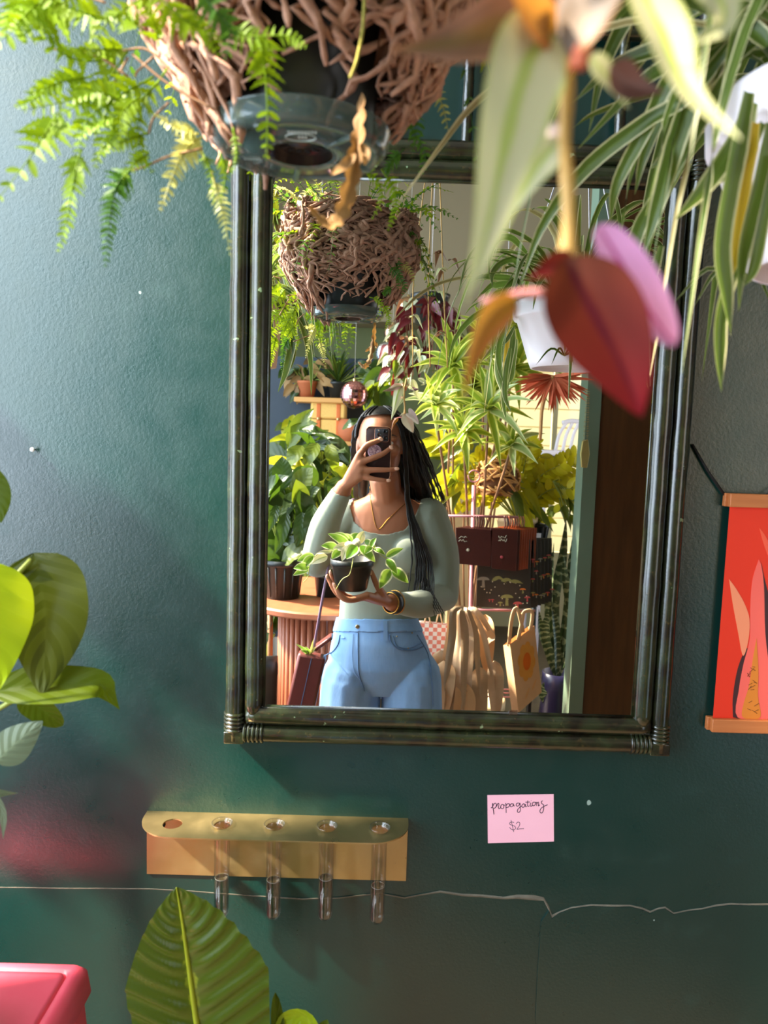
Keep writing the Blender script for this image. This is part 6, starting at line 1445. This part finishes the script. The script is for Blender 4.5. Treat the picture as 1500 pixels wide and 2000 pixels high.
f_ = [mir(x, y, 2.68 + (.05 if x > 1030 else 0)) for x, y in qd]; b_ = [mir(x - 13, y + 2, 2.72 + (.05 if x > 1030 else 0)) for x, y in qd]
MB().add(f_ + b_, [(0, 1, 2, 3), (7, 6, 5, 4), (0, 3, 7, 4), (1, 5, 6, 2), (3, 2, 6, 7)]).build('bag_body', M_PEACH, o, smooth=False)
def fpt(u, v, out=.0012):
    p = f_[0].lerp(f_[1], u).lerp(f_[3].lerp(f_[2], u), v); n = (f_[1] - f_[0]).cross(f_[3] - f_[0]).normalized(); n = n if n.y > 0 else -n; return p + n * out
M_OR, M_OR2 = plain('orange_print', srgb(240, 118, 20), .7), plain('amber_print', srgb(244, 170, 72), .7)
for k in range(8):
    a = 2 * pi * k / 8 + .39; cu, cv = .54 + .235 * cos(a), .40 + .185 * sin(a)
    MB().add([fpt(cu, cv, .0015)] + [fpt(cu + .125 * cos(w), cv + .095 * sin(w), .0015) for w in [2 * pi * i / 16 for i in range(16)]], [(0, 1 + i, 1 + (i + 1) % 16) for i in range(16)]).build('printed_petal', M_OR2, o, smooth=False)
MB().add([fpt(.54, .40, .003)] + [fpt(.54 + .155 * cos(w), .40 + .125 * sin(w), .003) for w in [2 * pi * i / 24 for i in range(24)]], [(0, 1 + i, 1 + (i + 1) % 24) for i in range(24)]).build('printed_flower_centre', M_OR, o, smooth=False)
for cu, cv in ((.42, .84), (.72, .80)): MB().add([fpt(cu, cv, .0015)] + [fpt(cu + .10 * cos(w) - .05 * sin(w), cv + .05 * sin(w) - .03 * cos(w), .0015) for w in [2 * pi * i / 16 for i in range(16)]], [(0, 1 + i, 1 + (i + 1) % 16) for i in range(16)]).build('printed_leaf', plain('pale_amber_print', srgb(240, 182, 120), .7), o, smooth=False)
for pts in ([(1012, 1250), (1020, 1212), (1024, 1195), (1040, 1196), (1036, 1232)], [(994, 1262), (998, 1218), (1004, 1192), (1012, 1192), (1022, 1235)]):
    MB().tube(smooth_path([mir(x, y, 2.69) for x, y in pts], 14), .007, 8, True, .25, (1, 0, 0)).build('handle', M_PEACH, o)
t = NT('pink_check_cloth'); ck = t.add('ShaderNodeTexChecker', Scale=62.0); t.link(t.coord('Object'), ck.inputs['Vector']); ck.inputs['Color1'].default_value = col4(srgb(238, 140, 120)); ck.inputs['Color2'].default_value = col4(srgb(250, 236, 226)); t.base(ck.outputs['Color'], .8)
o = thing('checked_bag', 'pink and white checked cloth bag hanging behind the jeans', 'bag', mir(850, 1330, 2.78))
g_ = [mir(x, y, 2.78) for x, y in ((812, 1214), (880, 1222), (868, 1345), (810, 1345))]; MB().prism(g_, (0, -.03, 0)).build('bag_body', t.m, o, smooth=False)
for x in (835, 858): MB().tube(smooth_path([mir(x - 6, 1216, 2.78), mir(x, 1196, 2.79), mir(x + 6, 1218, 2.78)], 8), .003, 6).build('handle', M_PEACH, o)

# --- snake plant in a navy pot
p = mir(1085, 1390, 3.0); q = thing('snake_plant', 'tall banded snake plant in a glossy navy pot beside the painted post', 'plant', V((p.x, p.y, 0)))
pz = mir(1085, 1312, 3.0).z; pot(q, q.location, .10, .065 * 1.0 if False else .062, pz, M_NAVYP); sb_ = V((p.x, p.y, pz - .03))
for pts, w in (([(1078, 1320), (1082, 1180), (1098, 1090), (1106, 1010)], 10), ([(1088, 1320), (1086, 1240), (1078, 1180)], 8), ([(1070, 1310), (1064, 1240), (1072, 1190)], 9), ([(1098, 1318), (1118, 1230), (1106, 1140), (1100, 1080)], 8), ([(1092, 1310), (1106, 1200), (1116, 1100), (1122, 1030)], 7), ([(1080, 1310), (1072, 1200), (1082, 1060)], 8), ([(1066, 1300), (1058, 1240), (1052, 1190)], 7), ([(1075, 1310), (1060, 1350), (1082, 1400)], 8), ([(1095, 1312), (1104, 1350), (1112, 1400)], 6), ([(1100, 1310), (1112, 1180), (1110, 1090)], 9)):
    MB().leaf([sb_] + [mir(x, y, 2.98 + r_.uniform(-.04, .03)) for x, y in pts[1:]], pxr(w, 3), BK + V((r_.uniform(-.5, .5), 0, 0)), 'strap', nv=20, nu=4, fold=.35).build('leaf', M_SNAKE, q)
tg = mir(1109, 1357, 2.93); MB().box((tg.x - .008, tg.y, tg.z - .011), (tg.x + .008, tg.y + .002, tg.z + .011)).build('price_sticker', plain('white_label', srgb(240, 236, 240), .5), q, smooth=False)
p = mir(1050, 1060, 3.1); q = thing('small_tagged_pot', 'small black ribbed pot with a white tag behind the mushroom print bags', 'plant', p); ribpot(q, p, .034, .045, .085); tg = mir(1051, 1046, 3.03); MB().box((tg.x - .012, tg.y, tg.z - .010), (tg.x + .012, tg.y + .002, tg.z + .010)).build('price_sticker', bpy.data.materials['white_label'], q, smooth=False)
leafy(q, p + V((0, 0, .15)), (.07, .05, .07), 16, .08, .02, [L_GY, L_G2], root=p + V((0, 0, .08))); 
st_ = thing('plant_stand', 'slim dark plant stand under the small tagged pot', 'stand', V((p.x, p.y, 0))); MB().lathe([(.0005, p.z - .012), (.06, p.z - .012), (.06, p.z - .001), (.0005, p.z - .001)], 24, (p.x, p.y, 0)).build('plate', M_POTK, st_); MB().tube([V((p.x, p.y, 0)), V((p.x, p.y, p.z - .012))], .012, 10).build('post', M_POTK, st_); MB().lathe([(.0005, 0), (.11, 0), (.11, .012), (.0005, .014)], 24, (p.x, p.y, 0)).build('base', M_POTK, st_)
# --- yellow bush in the strip of daylight beyond the post
p = mir(1256, 800, 4.6); q = thing('window_bush', 'sunlit yellow-green bush in the strip of daylight beyond the brown post', 'plant', V((p.x, p.y, 0)))
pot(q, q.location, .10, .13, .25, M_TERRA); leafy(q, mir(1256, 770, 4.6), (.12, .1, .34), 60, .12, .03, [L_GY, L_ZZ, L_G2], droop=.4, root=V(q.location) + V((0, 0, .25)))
# --- white chair back by the window
p = mir(1110, 850, 4.3); q = thing('white_chair', 'white bent-frame chair standing high behind the golden zz plant', 'chair', p)
for k in range(3): MB().tube(smooth_path([mir(1085 + k * 14, 880, 4.3), mir(1092 + k * 14, 850, 4.3), mir(1106 + k * 12, 826, 4.3)], 8), .010, 8).build('back_slat', M_POTW, q)
MB().tube(smooth_path([mir(1098, 826, 4.3), mir(1118, 822, 4.3), mir(1142, 826, 4.3)], 8), .013, 8).build('top_rail', M_POTW, q)
for dx in (-.12, .18):
    MB().tube([p + V((dx, 0, -.1)), V((p.x + dx, p.y, 0))], .012, 8).build('leg', M_POTW, q); MB().tube([p + V((dx, -.38, -.1)), V((p.x + dx, p.y - .38, 0))], .012, 8).build('leg', M_POTW, q)
MB().box((p.x - .15, p.y - .40, p.z - .12), (p.x + .21, p.y + .02, p.z - .09)).build('seat', M_POTW, q, smooth='auto', bevel=.008)
